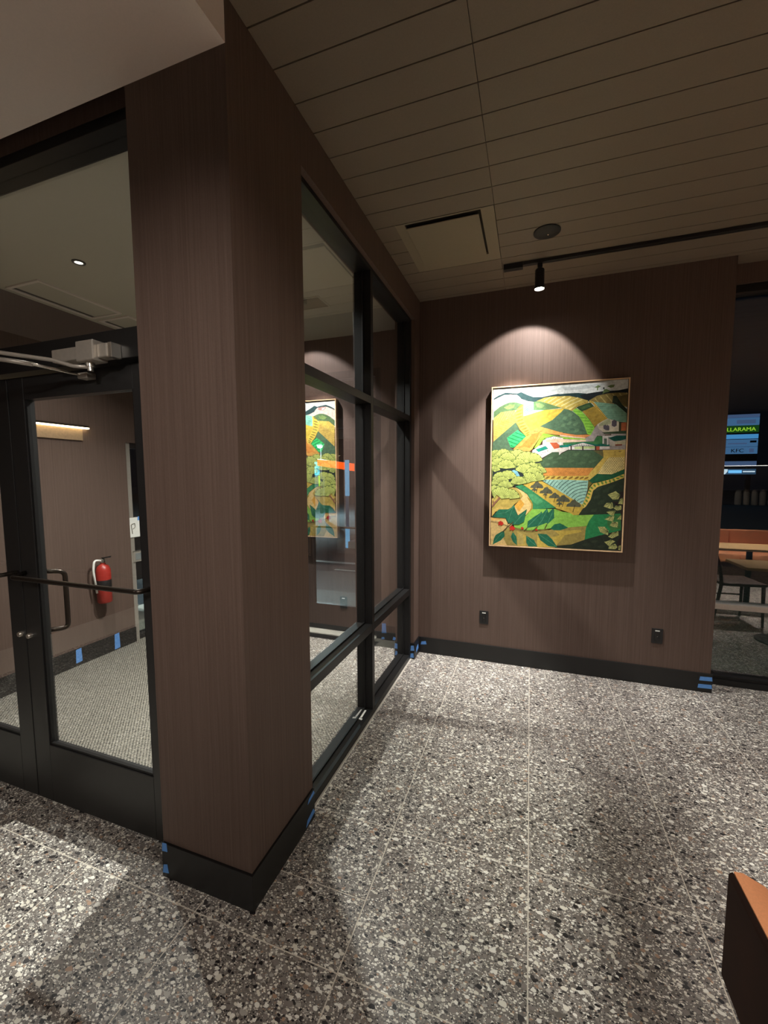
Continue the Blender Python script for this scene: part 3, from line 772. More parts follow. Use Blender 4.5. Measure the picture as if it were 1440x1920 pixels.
PAINT = """
0;11,1288 975,1288 975,1039 11,1039
1;290,1210 404,1246 479,1252 530,1264 531,1249 442,1231 367,1201
2;511,1270 621,1258 727,1273 832,1261 693,1237 549,1236
3;14,1207 52,1230 108,1250 196,1237 227,1247 271,1223 318,1202 386,1197 443,1206 498,1214 532,1207 513,1211 568,1213 640,1212 701,1202 751,1208 810,1213 913,1212 975,1222 975,1134 710,1143 514,1179 330,1151 213,1182 15,1191
4;652,1194 708,1203 751,1208 810,1213 913,1212 975,1222 975,1171 835,1189 773,1178 710,1149 674,1169
5;14,1197 97,1232 149,1232 196,1227 216,1209 229,1192 284,1170 322,1164 249,1140 182,1164 106,1152 16,1095
6;103,1228 145,1234 186,1227 191,1210 165,1202 134,1199 111,1215
7;113,1226 149,1219 145,1204 125,1210
8;16,1102 62,1138 106,1160 146,1172 182,1171 249,1148 199,1110 179,1099 79,1094 17,1045
9;95,1132 142,1154 182,1152 175,1128 127,1114
10;17,1050 75,1096 189,1107 180,1074 109,1037 19,979
11;155,1066 175,1104 179,1102 158,1064
11;129,1051 157,1104 160,1102 132,1049
11;102,1035 135,1096 138,1094 106,1034
11;76,1020 117,1096 120,1094 80,1018
11;50,1005 98,1096 102,1094 54,1003
11;20,982 80,1096 84,1094 23,980
11;18,1012 54,1081 58,1079 21,1010
11;16,1043 20,1050 23,1048 19,1041
12;18,981 101,1031 180,1076 193,1008 21,859
13;22,895 42,888 41,885 21,893
13;27,911 58,900 57,897 26,909
13;23,931 74,913 73,910 22,928
13;29,947 90,925 89,922 28,944
13;24,967 106,937 105,934 23,964
13;30,983 122,949 121,947 29,980
13;46,995 138,962 137,959 45,992
13;62,1007 144,978 143,975 61,1004
13;89,1016 160,990 159,987 88,1013
13;105,1028 176,1002 175,999 104,1025
13;121,1040 192,1014 191,1012 120,1038
13;147,1049 188,1034 187,1031 146,1046
13;163,1061 183,1054 182,1051 162,1058
14;19,861 107,938 191,1010 222,950 128,891 158,807 174,796 175,771 12,774 15,854
15;207,950 275,897 182,811 158,812 126,889
16;157,831 184,819 182,813 154,824
16;139,867 208,839 206,832 137,860
16;136,897 225,861 223,855 133,891
16;166,914 249,881 247,874 164,908
16;190,933 273,900 271,894 188,927
17;301,938 377,972 462,940 541,917 541,893 398,918 328,803 317,790 286,764 171,771 182,804 275,897 310,906
18;317,909 375,931 350,859 301,804 261,813 182,804 237,822
19;347,937 345,937 341,937 335,936 330,935 329,933 331,933 335,933 341,934 346,935
19;364,937 362,937 358,937 352,936 347,935 346,933 348,933 352,933 358,934 363,935
19;391,935 389,935 385,935 379,934 374,933 373,931 375,931 379,931 385,932 390,933
19;326,911 324,911 320,911 314,910 309,909 308,907 310,907 314,907 320,908 325,909
19;324,838 322,838 318,838 312,837 307,836 306,834 308,834 312,834 318,835 323,836
20;249,1153 218,1135 199,1114 176,1079 189,1017 226,950 275,894 312,901 303,951 256,1014 249,1067
21;242,1146 237,1146 226,1142 215,1134 207,1125 206,1120 211,1120 222,1124 233,1132 241,1141
21;239,1110 233,1111 220,1108 205,1102 194,1095 191,1090 197,1089 210,1092 225,1098 236,1105
21;243,1084 237,1085 222,1083 206,1078 194,1071 189,1066 195,1065 210,1067 226,1072 238,1079
21;244,1059 238,1060 223,1058 207,1053 195,1046 190,1041 196,1040 211,1042 227,1047 239,1054
21;250,1034 244,1035 229,1033 213,1028 201,1021 196,1016 202,1015 217,1017 233,1022 245,1029
21;260,1007 254,1009 241,1008 226,1003 214,997 210,993 216,991 229,992 244,997 256,1003
21;270,986 264,987 251,985 235,980 224,973 220,968 226,967 239,969 255,974 266,981
21;283,966 277,968 265,966 251,961 241,954 237,950 243,948 255,950 269,955 279,962
21;293,947 288,948 278,947 266,942 257,936 255,931 260,930 270,931 282,936 291,942
21;300,930 296,932 287,931 277,926 270,920 268,916 272,914 281,915 291,920 298,926
21;298,913 294,914 287,914 280,911 275,905 274,901 278,900 285,900 292,903 297,909
22;253,1152 288,1165 322,1163 324,1103 404,1097 251,1059
23;253,1112 276,1131 310,1145 312,1143 278,1129 255,1110
23;253,1092 276,1115 315,1129 317,1127 278,1113 255,1090
23;256,1080 280,1103 315,1117 317,1115 282,1101 258,1078
23;266,1075 288,1094 320,1104 320,1102 290,1092 268,1073
24;322,1164 372,1167 531,1107 401,1096 324,1100
25;338,1151 369,1153 407,1130 385,1112 347,1122
26;345,1169 405,1192 480,1197 532,1192 513,1195 579,1193 649,1174 712,1149 629,1113 601,1078 549,1097 516,1110 528,1106 372,1166
27;580,1095 613,1112 647,1127 682,1140 685,1133 650,1119 617,1104 584,1088
27;552,1110 585,1127 618,1142 652,1157 669,1163 672,1156 655,1149 621,1135 588,1119 556,1103
27;523,1124 556,1141 589,1157 623,1172 640,1180 643,1172 626,1165 592,1150 560,1134 527,1117
27;479,1129 511,1147 544,1164 577,1180 594,1188 597,1181 580,1173 547,1157 515,1140 483,1122
27;451,1142 483,1161 515,1179 548,1195 552,1188 519,1172 487,1154 456,1135
27;424,1155 455,1174 487,1193 491,1186 459,1168 428,1148
27;396,1168 427,1188 443,1197 447,1191 431,1181 400,1161
28;251,1056 401,1095 535,1102 546,1099 517,1057 463,1016 374,971 305,939 281,980 256,1014
29;334,1040 329,1042 317,1041 304,1035 296,1027 294,1022 299,1020 311,1021 324,1027 332,1035
29;384,1058 379,1060 367,1059 354,1053 346,1045 344,1040 349,1038 361,1039 374,1045 382,1053
29;430,1047 425,1049 413,1048 400,1042 392,1034 390,1029 395,1027 407,1028 420,1034 428,1042
29;485,1084 480,1086 468,1085 455,1079 447,1071 445,1066 450,1064 462,1065 475,1071 483,1079
29;354,1007 349,1009 337,1008 324,1002 316,994 314,989 319,987 331,988 344,994 352,1002
29;412,1020 407,1022 395,1021 382,1015 374,1007 372,1002 377,1000 389,1001 402,1007 410,1015
29;459,1070 454,1072 442,1071 429,1065 421,1057 419,1052 424,1050 436,1051 449,1057 457,1065
30;546,1097 572,1091 601,1079 653,1034 684,982 714,899 644,895 522,921 412,958 375,971 463,1016 521,1069
31;573,1037 566,1040 555,1040 544,1034 538,1024 537,1017 544,1014 555,1014 566,1020 572,1030
31;609,1059 602,1062 591,1062 580,1056 574,1046 573,1039 580,1036 591,1036 602,1042 608,1052
31;560,983 553,986 542,986 531,980 525,970 524,963 531,960 542,960 553,966 559,976
31;604,996 597,999 586,999 575,993 569,983 568,976 575,973 586,973 597,979 603,989
31;648,987 641,990 630,990 619,984 613,974 612,967 619,964 630,964 641,970 647,980
31;660,939 653,942 642,942 631,936 625,926 624,919 631,916 642,916 653,922 659,932
32;578,993 576,998 568,1005 557,1009 547,1008 542,1005 544,1000 552,993 563,989 573,990
32;632,1003 630,1008 622,1015 611,1019 601,1018 596,1015 598,1010 606,1003 617,999 627,1000
32;627,932 625,937 617,944 606,948 596,947 591,944 593,939 601,932 612,928 622,929
32;693,922 691,927 683,934 672,938 662,937 657,934 659,929 667,922 678,918 688,919
33;605,1079 630,1099 674,1068 722,1011 764,944 737,888 714,900 684,982 653,1034
34;718,914 738,912 738,906 717,909
34;710,937 752,931 751,925 709,931
34;702,959 755,952 754,946 702,953
34;695,981 747,974 746,968 694,975
34;677,1005 729,998 728,992 676,999
34;659,1029 711,1021 710,1015 658,1023
34;641,1052 693,1045 692,1039 640,1047
34;613,1078 675,1069 674,1063 612,1072
34;626,1097 636,1096 636,1090 625,1091
35;629,1106 728,1135 754,1104 670,1071
36;655,1100 718,1120 733,1104 673,1088
37;674,1070 765,1109 849,1008 780,970 763,949 722,1015
38;752,1073 747,1075 737,1075 726,1070 720,1062 718,1057 723,1055 733,1055 744,1060 750,1068
38;788,1048 783,1050 773,1050 762,1045 756,1037 754,1032 759,1030 769,1030 780,1035 786,1043
38;768,1018 763,1020 753,1020 742,1015 736,1007 734,1002 739,1000 749,1000 760,1005 766,1013
38;810,1024 805,1026 795,1026 784,1021 778,1013 776,1008 781,1006 791,1006 802,1011 808,1019
39;594,1092 633,1122 709,1148 715,1134 639,1108 604,1080
40;598,1095 598,1093 599,1089 602,1085 605,1083 607,1083 608,1085 606,1089 604,1092 600,1095
40;605,1100 605,1098 606,1094 609,1091 612,1089 614,1089 615,1091 614,1094 611,1098 607,1100
40;612,1106 612,1104 613,1100 616,1096 619,1094 621,1094 622,1096 621,1100 618,1104 614,1106
40;619,1111 619,1109 620,1106 623,1102 627,1100 629,1100 629,1102 628,1106 625,1109 622,1111
40;627,1117 626,1115 627,1111 630,1108 634,1106 636,1105 636,1107 635,1111 632,1115 629,1117
40;636,1123 635,1121 635,1117 637,1113 639,1110 641,1109 642,1111 642,1115 641,1119 638,1122
40;645,1126 644,1124 644,1120 645,1116 648,1113 650,1112 651,1114 651,1118 650,1122 647,1125
40;654,1129 653,1127 652,1123 654,1119 657,1116 658,1115 659,1117 660,1121 658,1125 656,1128
40;662,1132 661,1130 661,1126 663,1122 665,1119 667,1118 668,1120 668,1124 667,1128 664,1131
40;671,1135 670,1133 670,1129 671,1125 674,1122 676,1121 677,1123 677,1127 675,1131 673,1134
40;679,1138 678,1136 678,1132 680,1128 682,1124 684,1124 685,1126 685,1129 684,1134 681,1137
40;688,1141 687,1139 687,1135 688,1130 691,1127 693,1127 694,1128 694,1132 693,1137 690,1140
40;697,1144 696,1142 695,1138 697,1133 700,1130 702,1130 703,1131 703,1135 701,1140 699,1143
40;705,1147 704,1145 704,1141 706,1136 708,1133 710,1132 711,1134 711,1138 710,1143 707,1146
41;716,1149 773,1182 842,1194 910,1196 975,1190 975,1085 900,1109 739,1140
42;760,1165 784,1134 779,1130 754,1161
42;796,1177 837,1125 831,1121 791,1173
42;833,1189 890,1116 884,1112 827,1185
42;877,1190 950,1097 945,1093 872,1186
42;922,1192 975,1119 973,1115 916,1187
42;967,1193 975,1183 969,1179 961,1189
43;908,1165 975,1179 975,1089 940,1110
44;880,1175 901,1173 941,1107 974,1071 975,1037 900,1109 874,1122
45;881,1164 894,1168 909,1162 907,1160 894,1166 881,1162
45;881,1153 895,1156 909,1151 907,1149 895,1154 881,1151
45;881,1141 895,1145 910,1140 908,1138 895,1143 881,1139
45;882,1130 895,1134 910,1128 908,1126 895,1132 882,1128
46;720,1149 746,1141 803,1073 852,1015 842,1007 793,1065 736,1131 716,1137
47;725,1147 724,1147 721,1144 720,1140 721,1137 722,1135 724,1136 726,1139 727,1142 727,1146
47;737,1144 735,1143 733,1141 731,1137 732,1133 733,1132 735,1132 737,1135 738,1139 738,1142
47;749,1136 747,1136 744,1136 741,1133 740,1130 740,1128 742,1127 745,1128 748,1131 749,1134
47;757,1127 755,1128 752,1127 749,1124 747,1121 747,1119 749,1118 753,1119 756,1122 757,1125
47;765,1118 763,1119 759,1118 756,1115 755,1112 755,1110 757,1110 760,1110 763,1113 765,1116
47;772,1109 770,1110 767,1109 764,1106 762,1103 762,1101 764,1101 768,1102 771,1104 772,1107
47;780,1100 778,1101 774,1100 771,1097 770,1094 770,1092 772,1092 775,1093 778,1095 780,1098
47;787,1091 785,1092 782,1091 779,1088 778,1085 778,1083 780,1083 783,1084 786,1086 787,1089
47;795,1082 793,1083 790,1082 787,1079 785,1076 785,1074 787,1074 791,1075 794,1077 795,1080
47;803,1073 801,1074 797,1073 794,1070 793,1067 793,1065 795,1065 798,1066 801,1068 803,1071
47;810,1064 808,1065 805,1064 802,1061 800,1058 800,1056 802,1056 806,1057 809,1059 810,1062
47;818,1055 816,1056 812,1055 809,1052 808,1049 808,1047 810,1047 813,1048 816,1050 818,1054
47;825,1047 823,1047 820,1046 817,1043 816,1040 816,1038 818,1038 821,1039 824,1041 825,1045
47;833,1038 831,1038 828,1037 825,1034 823,1031 823,1029 825,1029 828,1030 832,1032 833,1036
47;841,1029 839,1029 835,1028 832,1025 831,1022 831,1020 833,1020 836,1021 839,1023 841,1027
47;848,1020 846,1020 843,1019 840,1017 838,1013 838,1011 840,1011 844,1012 847,1014 848,1018
48;750,1139 900,1111 974,1040 975,975 915,983 849,1009
49;902,992 970,988 970,985 902,989
49;858,1007 971,1001 970,998 858,1004
49;848,1021 971,1014 971,1011 847,1018
49;837,1034 972,1027 972,1024 837,1031
49;827,1048 973,1040 972,1037 826,1045
49;816,1061 951,1054 951,1051 816,1058
49;805,1075 940,1068 940,1065 805,1072
49;795,1089 930,1082 929,1079 795,1086
49;784,1102 908,1096 908,1093 784,1099
49;774,1116 897,1109 897,1106 774,1113
49;763,1129 819,1126 819,1123 763,1126
50;849,1009 925,982 928,912 828,906 789,937 780,968 808,988
51;832,998 863,1005 874,973 844,959 795,954 791,966
52;821,957 836,965 844,956 850,963 863,951 862,920 840,923 824,933
53;877,989 894,999 910,987 911,953 896,944 878,954
54;780,968 790,937 828,906 822,879 783,885 764,843 707,842 702,868 737,888 764,944
55;811,907 975,914 975,887 846,894
56;925,979 941,978 942,911 926,912
57;941,972 975,975 975,914 941,915
58;818,896 975,892 975,776 801,777 801,798 824,832
59;522,917 644,894 712,895 741,889 702,871 582,887 522,897
60;522,901 611,884 702,871 702,863 597,877 523,889
61;398,918 542,883 706,861 706,855 545,867 523,873 542,869 422,869 399,866 370,818 351,802 326,803 324,784 328,804
62;545,867 706,855 707,842 546,839
63;544,839 760,841 777,875 805,884 823,867 826,813 729,816 689,834 547,813
64;399,862 420,867 420,879 478,893 542,879 545,869 547,821 584,816 585,784 538,761 527,749 520,745 519,767 470,767 361,703 323,751 324,784 370,819 397,827
65;428,869 542,869 544,861 544,841 543,841 428,845
66;404,874 478,894 542,879 542,875 478,890 406,870
67;440,872 440,885 442,885 442,872
67;456,871 456,884 459,884 459,871
67;474,871 474,884 476,884 476,871
67;491,870 490,883 492,883 493,870
67;508,870 507,882 509,882 510,870
67;525,869 524,882 526,882 527,869
68;427,873 428,817 426,817 425,873
69;449,842 500,841 544,797 524,801 485,791 451,839
70;347,791 420,817 440,795 369,770
71;520,818 544,823 544,801 522,801
72;302,766 344,767 347,744 321,749
73;306,761 343,760 343,758 306,759
74;406,768 405,768 403,769 400,768 398,766 398,764 399,764 401,763 404,764 406,766
74;421,771 420,771 418,772 415,771 413,769 413,767 414,767 416,766 419,767 421,769
74;440,779 439,779 437,780 434,779 432,777 432,775 433,775 435,774 438,775 440,777
74;395,750 394,750 392,751 389,750 387,748 387,746 388,746 390,745 393,746 395,748
75;525,817 591,825 613,823 584,803 525,801
76;591,816 689,840 779,818 814,823 863,818 884,803 786,804 689,833 599,812
77;586,806 599,812 685,833 776,807 777,777 587,782
78;628,805 772,805 773,787 629,787
79;637,811 637,818 641,818 641,811
79;649,811 649,821 653,821 653,811
79;662,810 661,823 665,823 666,810
79;674,810 674,826 678,826 678,810
79;686,810 686,827 690,827 690,810
79;699,809 698,824 702,824 703,809
79;711,809 710,821 714,821 715,809
79;723,809 723,817 727,817 727,809
79;735,808 735,814 739,814 739,808
79;747,808 747,811 751,811 751,808
80;595,813 776,809 776,805 595,809
81;587,784 780,778 780,772 587,778
82;600,811 609,810 610,781 601,781
82;682,808 691,808 692,779 683,779
82;770,806 778,806 779,777 771,777
83;779,804 802,804 803,777 780,777
84;804,802 871,798 871,785 805,784
84;819,881 857,881 916,876 909,868 857,870 861,814 851,814 849,861 830,861 830,822 821,823
85;830,861 849,861 851,816 832,817
86;858,865 916,881 975,878 975,853 944,843 897,839
87;865,850 904,838 906,802 870,807
88;905,836 975,843 975,813 906,811
89;906,816 952,817 953,805 907,804
90;832,890 877,893 878,884 836,883
91;527,748 582,778 759,774 832,720 767,641 530,644 549,644 405,645 374,672 385,703 470,768 519,767 520,745 546,751
92;665,754 658,758 643,760 627,756 615,747 611,740 618,736 633,734 649,738 661,747
92;744,748 737,752 722,754 706,750 694,741 690,734 697,730 712,728 728,732 740,741
92;630,703 623,707 608,709 592,705 580,696 576,689 583,685 598,683 614,687 626,696
92;710,686 703,690 688,692 672,688 660,679 656,672 663,668 678,666 694,670 706,679
92;782,700 775,704 760,706 744,702 732,693 728,686 735,682 750,680 766,684 778,693
93;477,725 472,729 461,731 448,728 440,721 437,715 442,711 453,709 466,712 474,719
93;515,692 510,696 499,698 486,695 478,688 475,682 480,678 491,676 504,679 512,686
93;459,677 454,681 443,683 430,680 422,673 419,667 424,663 435,661 448,664 456,671
93;544,724 539,728 528,730 515,727 507,720 504,714 509,710 520,708 533,711 541,718
94;759,774 826,772 830,722
95;826,774 975,776 975,630 906,594 794,595 739,545 725,581 832,719
96;854,737 852,737 850,737 847,736 845,735 844,733 846,733 848,733 851,734 853,735
96;866,737 864,737 862,737 859,736 857,735 856,733 858,733 860,733 863,734 865,735
96;879,736 877,736 875,736 872,735 870,734 869,732 871,732 873,732 876,733 878,734
96;891,736 889,736 887,736 884,735 882,734 881,732 883,732 885,732 888,733 890,734
96;904,736 902,736 900,736 897,735 895,734 894,732 896,732 898,732 901,733 903,734
96;916,736 914,736 912,736 909,735 907,734 906,732 908,732 910,732 913,733 915,734
96;928,735 926,735 924,735 921,734 919,733 918,731 920,731 922,731 925,732 927,733
96;941,735 939,735 937,735 934,734 932,733 931,731 933,731 935,731 938,732 940,733
96;953,735 951,735 949,735 946,734 944,733 943,731 945,731 947,731 950,732 952,733
96;965,735 963,735 961,735 958,734 956,733 955,731 957,731 959,731 962,732 964,733
97;911,762 910,763 907,764 905,763 903,761 903,760 904,759 907,758 909,759 911,761
97;954,764 951,765 945,766 937,765 930,763 928,762 931,761 937,760 945,761 952,763
98;847,692 870,719 973,720 973,634 892,592 794,595
99;797,600 806,603 802,607
99;812,600 821,603 816,607
99;827,600 836,603 832,607
99;842,600 851,603 846,607
99;857,600 866,603 862,607
99;872,600 881,603 876,607
99;887,600 896,603 892,607
99;902,600 911,603 906,607
99;805,610 813,613 809,617
99;820,610 828,613 824,617
99;835,610 843,613 839,617
99;850,610 858,613 854,617
99;865,610 873,613 869,617
99;880,610 888,613 884,617
99;895,610 903,613 899,617
99;910,610 918,613 914,617
99;925,610 933,613 929,617
99;812,621 821,624 816,628
99;827,621 836,624 832,628
99;842,621 851,624 846,628
99;857,621 866,624 862,628
99;872,621 881,624 876,628
99;887,621 896,624 892,628
99;902,621 911,624 906,628
99;917,621 926,624 922,628
99;932,621 941,624 936,628
99;947,621 956,624 952,628
99;820,631 828,634 824,638
99;835,631 843,634 839,638
99;850,631 858,634 854,638
99;865,631 873,634 869,638
99;880,631 888,634 884,638
99;895,631 903,634 899,638
99;910,631 918,634 914,638
99;925,631 933,634 929,638
99;940,631 948,634 944,638
99;955,631 963,634 959,638
99;827,642 836,645 832,649
99;842,642 851,645 846,649
99;857,642 866,645 862,649
99;872,642 881,645 876,649
99;887,642 896,645 892,649
99;902,642 911,645 906,649
99;917,642 926,645 922,649
99;932,642 941,645 936,649
99;947,642 956,645 952,649
99;962,642 971,645 966,649
99;835,652 843,655 839,659
99;850,652 858,655 854,659
99;865,652 873,655 869,659
99;880,652 888,655 884,659
99;895,652 903,655 899,659
99;910,652 918,655 914,659
99;925,652 933,655 929,659
99;940,652 948,655 944,659
99;955,652 963,655 959,659
99;842,663 851,666 846,670
99;857,663 866,666 862,670
99;872,663 881,666 876,670
99;887,663 896,666 892,670
99;902,663 911,666 906,670
99;917,663 926,666 922,670
99;932,663 941,666 936,670
99;947,663 956,666 952,670
99;962,663 971,666 966,670
99;835,673 843,676 839,680
99;850,673 858,676 854,680
99;865,673 873,676 869,680
99;880,673 888,676 884,680
99;895,673 903,676 899,680
99;910,673 918,676 914,680
99;925,673 933,676 929,680
99;940,673 948,676 944,680
99;955,673 963,676 959,680
99;842,684 851,687 846,691
99;857,684 866,687 862,691
99;872,684 881,687 876,691
99;887,684 896,687 892,691
99;902,684 911,687 906,691
99;917,684 926,687 922,691
99;932,684 941,687 936,691
99;947,684 956,687 952,691
99;962,684 971,687 966,691
99;850,694 858,697 854,701
99;865,694 873,697 869,701
99;880,694 888,697 884,701
99;895,694 903,697 899,701
99;910,694 918,697 914,701
99;925,694 933,697 929,701
99;940,694 948,697 944,701
99;955,694 963,697 959,701
99;857,705 866,708 862,712
99;872,705 881,708 876,712
99;887,705 896,708 892,712
99;902,705 911,708 906,712
99;917,705 926,708 922,712
99;932,705 941,708 936,712
99;947,705 956,708 952,712
99;962,705 971,708 966,712
99;880,715 888,718 884,722
99;895,715 903,718 899,722
99;910,715 918,718 914,722
99;925,715 933,718 929,722
99;940,715 948,718 944,722
99;955,715 963,718 959,722
100;402,645 549,645 530,644 767,641 730,582 532,579 551,581 384,585
101;387,586 394,588 390,591
101;400,586 407,588 404,591
101;413,586 420,588 416,591
101;426,586 433,588 430,591
101;439,586 446,588 442,591
101;452,586 459,588 456,591
101;465,586 472,588 468,591
101;478,586 485,588 482,591
101;491,586 498,588 494,591
101;504,586 511,588 508,591
101;517,586 524,588 520,591
101;530,586 537,588 534,591
101;543,586 550,588 546,591
101;556,586 563,588 560,591
101;569,586 576,588 572,591
101;582,586 589,588 586,591
101;595,586 602,588 598,591
101;608,586 615,588 612,591
101;621,586 628,588 624,591
101;634,586 641,588 638,591
101;647,586 654,588 650,591
101;660,586 667,588 664,591
101;673,586 680,588 676,591
101;686,586 693,588 690,591
101;699,586 706,588 702,591
101;712,586 719,588 716,591
101;725,586 732,588 728,591
101;394,595 400,597 397,600
101;407,595 413,597 410,600
101;420,595 426,597 423,600
101;433,595 439,597 436,600
101;446,595 452,597 449,600
101;459,595 465,597 462,600
101;472,595 478,597 475,600
101;485,595 491,597 488,600
101;498,595 504,597 501,600
101;511,595 517,597 514,600
101;524,595 530,597 527,600
101;537,595 543,597 540,600
101;550,595 556,597 553,600
101;563,595 569,597 566,600
101;576,595 582,597 579,600
101;589,595 595,597 592,600
101;602,595 608,597 605,600
101;615,595 621,597 618,600
101;628,595 634,597 631,600
101;641,595 647,597 644,600
101;654,595 660,597 657,600
101;667,595 673,597 670,600
101;680,595 686,597 683,600
101;693,595 699,597 696,600
101;706,595 712,597 709,600
101;719,595 725,597 722,600
101;732,595 738,597 735,600
101;387,604 394,606 390,610
101;400,604 407,606 404,610
101;413,604 420,606 416,610
101;426,604 433,606 430,610
101;439,604 446,606 442,610
101;452,604 459,606 456,610
101;465,604 472,606 468,610
101;478,604 485,606 482,610
101;491,604 498,606 494,610
101;504,604 511,606 508,610
101;517,604 524,606 520,610
101;530,604 537,606 534,610
101;543,604 550,606 546,610
101;556,604 563,606 560,610
101;569,604 576,606 572,610
101;582,604 589,606 586,610
101;595,604 602,606 598,610
101;608,604 615,606 612,610
101;621,604 628,606 624,610
101;634,604 641,606 638,610
101;647,604 654,606 650,610
101;660,604 667,606 664,610
101;673,604 680,606 676,610
101;686,604 693,606 690,610
101;699,604 706,606 702,610
101;712,604 719,606 716,610
101;725,604 732,606 728,610
101;738,604 745,606 742,610
101;394,613 400,615 397,619
101;407,613 413,615 410,619
101;420,613 426,615 423,619
101;433,613 439,615 436,619
101;446,613 452,615 449,619
101;459,613 465,615 462,619
101;472,613 478,615 475,619
101;485,613 491,615 488,619
101;498,613 504,615 501,619
101;511,613 517,615 514,619
101;524,613 530,615 527,619
101;537,613 543,615 540,619
101;550,613 556,615 553,619
101;563,613 569,615 566,619
101;576,613 582,615 579,619
101;589,613 595,615 592,619
101;602,613 608,615 605,619
101;615,613 621,615 618,619
101;628,613 634,615 631,619
101;641,613 647,615 644,619
101;654,613 660,615 657,619
101;667,613 673,615 670,619
101;680,613 686,615 683,619
101;693,613 699,615 696,619
101;706,613 712,615 709,619
101;719,613 725,615 722,619
101;732,613 738,615 735,619
101;745,613 751,615 748,619
101;400,623 407,625 404,628
101;413,623 420,625 416,628
101;426,623 433,625 430,628
101;439,623 446,625 442,628
101;452,623 459,625 456,628
101;465,623 472,625 468,628
101;478,623 485,625 482,628
101;491,623 498,625 494,628
101;504,623 511,625 508,628
101;517,623 524,625 520,628
101;530,623 537,625 534,628
101;543,623 550,625 546,628
101;556,623 563,625 560,628
101;569,623 576,625 572,628
101;582,623 589,625 586,628
101;595,623 602,625 598,628
101;608,623 615,625 612,628
101;621,623 628,625 624,628
101;634,623 641,625 638,628
101;647,623 654,625 650,628
101;660,623 667,625 664,628
101;673,623 680,625 676,628
101;686,623 693,625 690,628
101;699,623 706,625 702,628
101;712,623 719,625 716,628
101;725,623 732,625 728,628
101;738,623 745,625 742,628
101;751,623 758,625 754,628
101;407,632 413,634 410,637
101;420,632 426,634 423,637
101;433,632 439,634 436,637
101;446,632 452,634 449,637
101;459,632 465,634 462,637
101;472,632 478,634 475,637
101;485,632 491,634 488,637
101;498,632 504,634 501,637
101;511,632 517,634 514,637
101;524,632 530,634 527,637
101;537,632 543,634 540,637
101;550,632 556,634 553,637
101;563,632 569,634 566,637
101;576,632 582,634 579,637
101;589,632 595,634 592,637
101;602,632 608,634 605,637
101;615,632 621,634 618,637
101;628,632 634,634 631,637
101;641,632 647,634 644,637
101;654,632 660,634 657,637
101;667,632 673,634 670,637
101;680,632 686,634 683,637
101;693,632 699,634 696,637
101;706,632 712,634 709,637
101;719,632 725,634 722,637
101;732,632 738,634 735,637
101;745,632 751,634 748,637
101;758,632 764,634 761,637
101;400,641 407,643 404,646
101;413,641 420,643 416,646
101;426,641 433,643 430,646
101;439,641 446,643 442,646
101;452,641 459,643 456,646
101;465,641 472,643 468,646
101;478,641 485,643 482,646
101;491,641 498,643 494,646
101;504,641 511,643 508,646
101;517,641 524,643 520,646
101;530,641 537,643 534,646
101;543,641 550,643 546,646
101;556,641 563,643 560,646
101;569,641 576,643 572,646
101;582,641 589,643 586,646
101;595,641 602,643 598,646
101;608,641 615,643 612,646
101;621,641 628,643 624,646
102;369,582 551,581 532,579 737,581 733,545 533,551 552,552 385,548
103;422,582 417,583 407,581 397,575 391,567 390,562 395,561 405,563 415,569 421,577
103;458,578 453,579 443,577 433,571 427,563 426,558 431,557 441,559 451,565 457,573
103;498,578 493,579 483,577 473,571 467,563 466,558 471,557 481,559 491,565 497,573
103;539,577 534,578 524,576 514,570 508,562 507,557 512,556 522,558 532,564 538,572
103;584,578 579,579 569,577 559,571 553,563 552,558 557,557 567,559 577,565 583,573
103;626,576 621,577 611,575 601,569 595,561 594,556 599,555 609,557 619,563 625,571
103;667,575 662,576 652,574 642,568 636,560 635,555 640,554 650,556 660,562 666,570
103;703,575 698,576 688,574 678,568 672,560 671,555 676,554 686,556 696,562 702,570
103;736,574 731,575 721,573 711,567 705,559 704,554 709,553 719,555 729,561 735,569
104;400,546 427,552 552,551 533,552 733,545 730,472 718,412 698,357 536,459
105;709,385 704,384 700,383 695,381 691,379 687,376 683,373 680,370 677,372 681,376 685,380 689,383 694,385 698,387 703,388 708,389
105;717,409 710,409 703,409 696,407 689,405 683,402 676,398 671,394 665,389 661,383 658,386 663,391 668,397 674,401 681,405 688,409 695,411 702,413 710,413 717,413
105;719,433 709,434 700,433 690,431 681,427 672,423 664,418 656,412 649,406 643,398 640,394 637,396 640,401 646,408 654,415 662,422 670,427 680,431 689,434 699,436 709,438 719,437
105;726,457 714,458 702,457 690,455 679,452 667,448 657,442 646,435 637,427 629,418 621,408 618,410 626,421 634,430 644,438 654,445 666,451 677,456 689,459 702,461 714,462 726,461
105;729,481 714,482 700,481 686,479 672,475 658,470 645,463 633,454 622,445 611,434 602,422 599,424 608,437 619,448 630,458 643,466 656,473 670,479 685,483 699,485 714,486 729,485
105;723,506 706,506 689,504 673,501 656,495 641,488 626,479 613,469 600,457 589,443 584,436 580,438 586,446 597,459 610,472 624,482 639,491 655,499 672,504 689,508 706,510 723,510
105;725,530 705,530 686,528 667,524 648,518 631,509 614,499 598,487 584,474 571,458 565,450 562,453 568,461 581,476 595,490 612,503 629,513 647,521 666,528 685,532 705,534 725,534
105;651,544 630,536 611,526 592,513 575,499 560,482 546,464 543,467 557,485 573,501 590,516 608,529 628,540 649,548
105;599,546 579,533 560,516 543,498 527,478 524,481 540,501 557,519 576,536 597,550
105;555,544 535,525 517,504 509,492 506,495 514,506 532,527 552,546
105;518,542 499,519 482,494 479,496 496,521 515,544
105;491,547 471,520 463,507 459,509 468,523 488,549
105;463,549 443,520 440,522 460,551
105;434,549 424,533 420,535 431,551
106;737,545 794,597 844,591 892,592 974,630 974,596 894,557 761,524
107;734,544 763,524 740,496 731,468
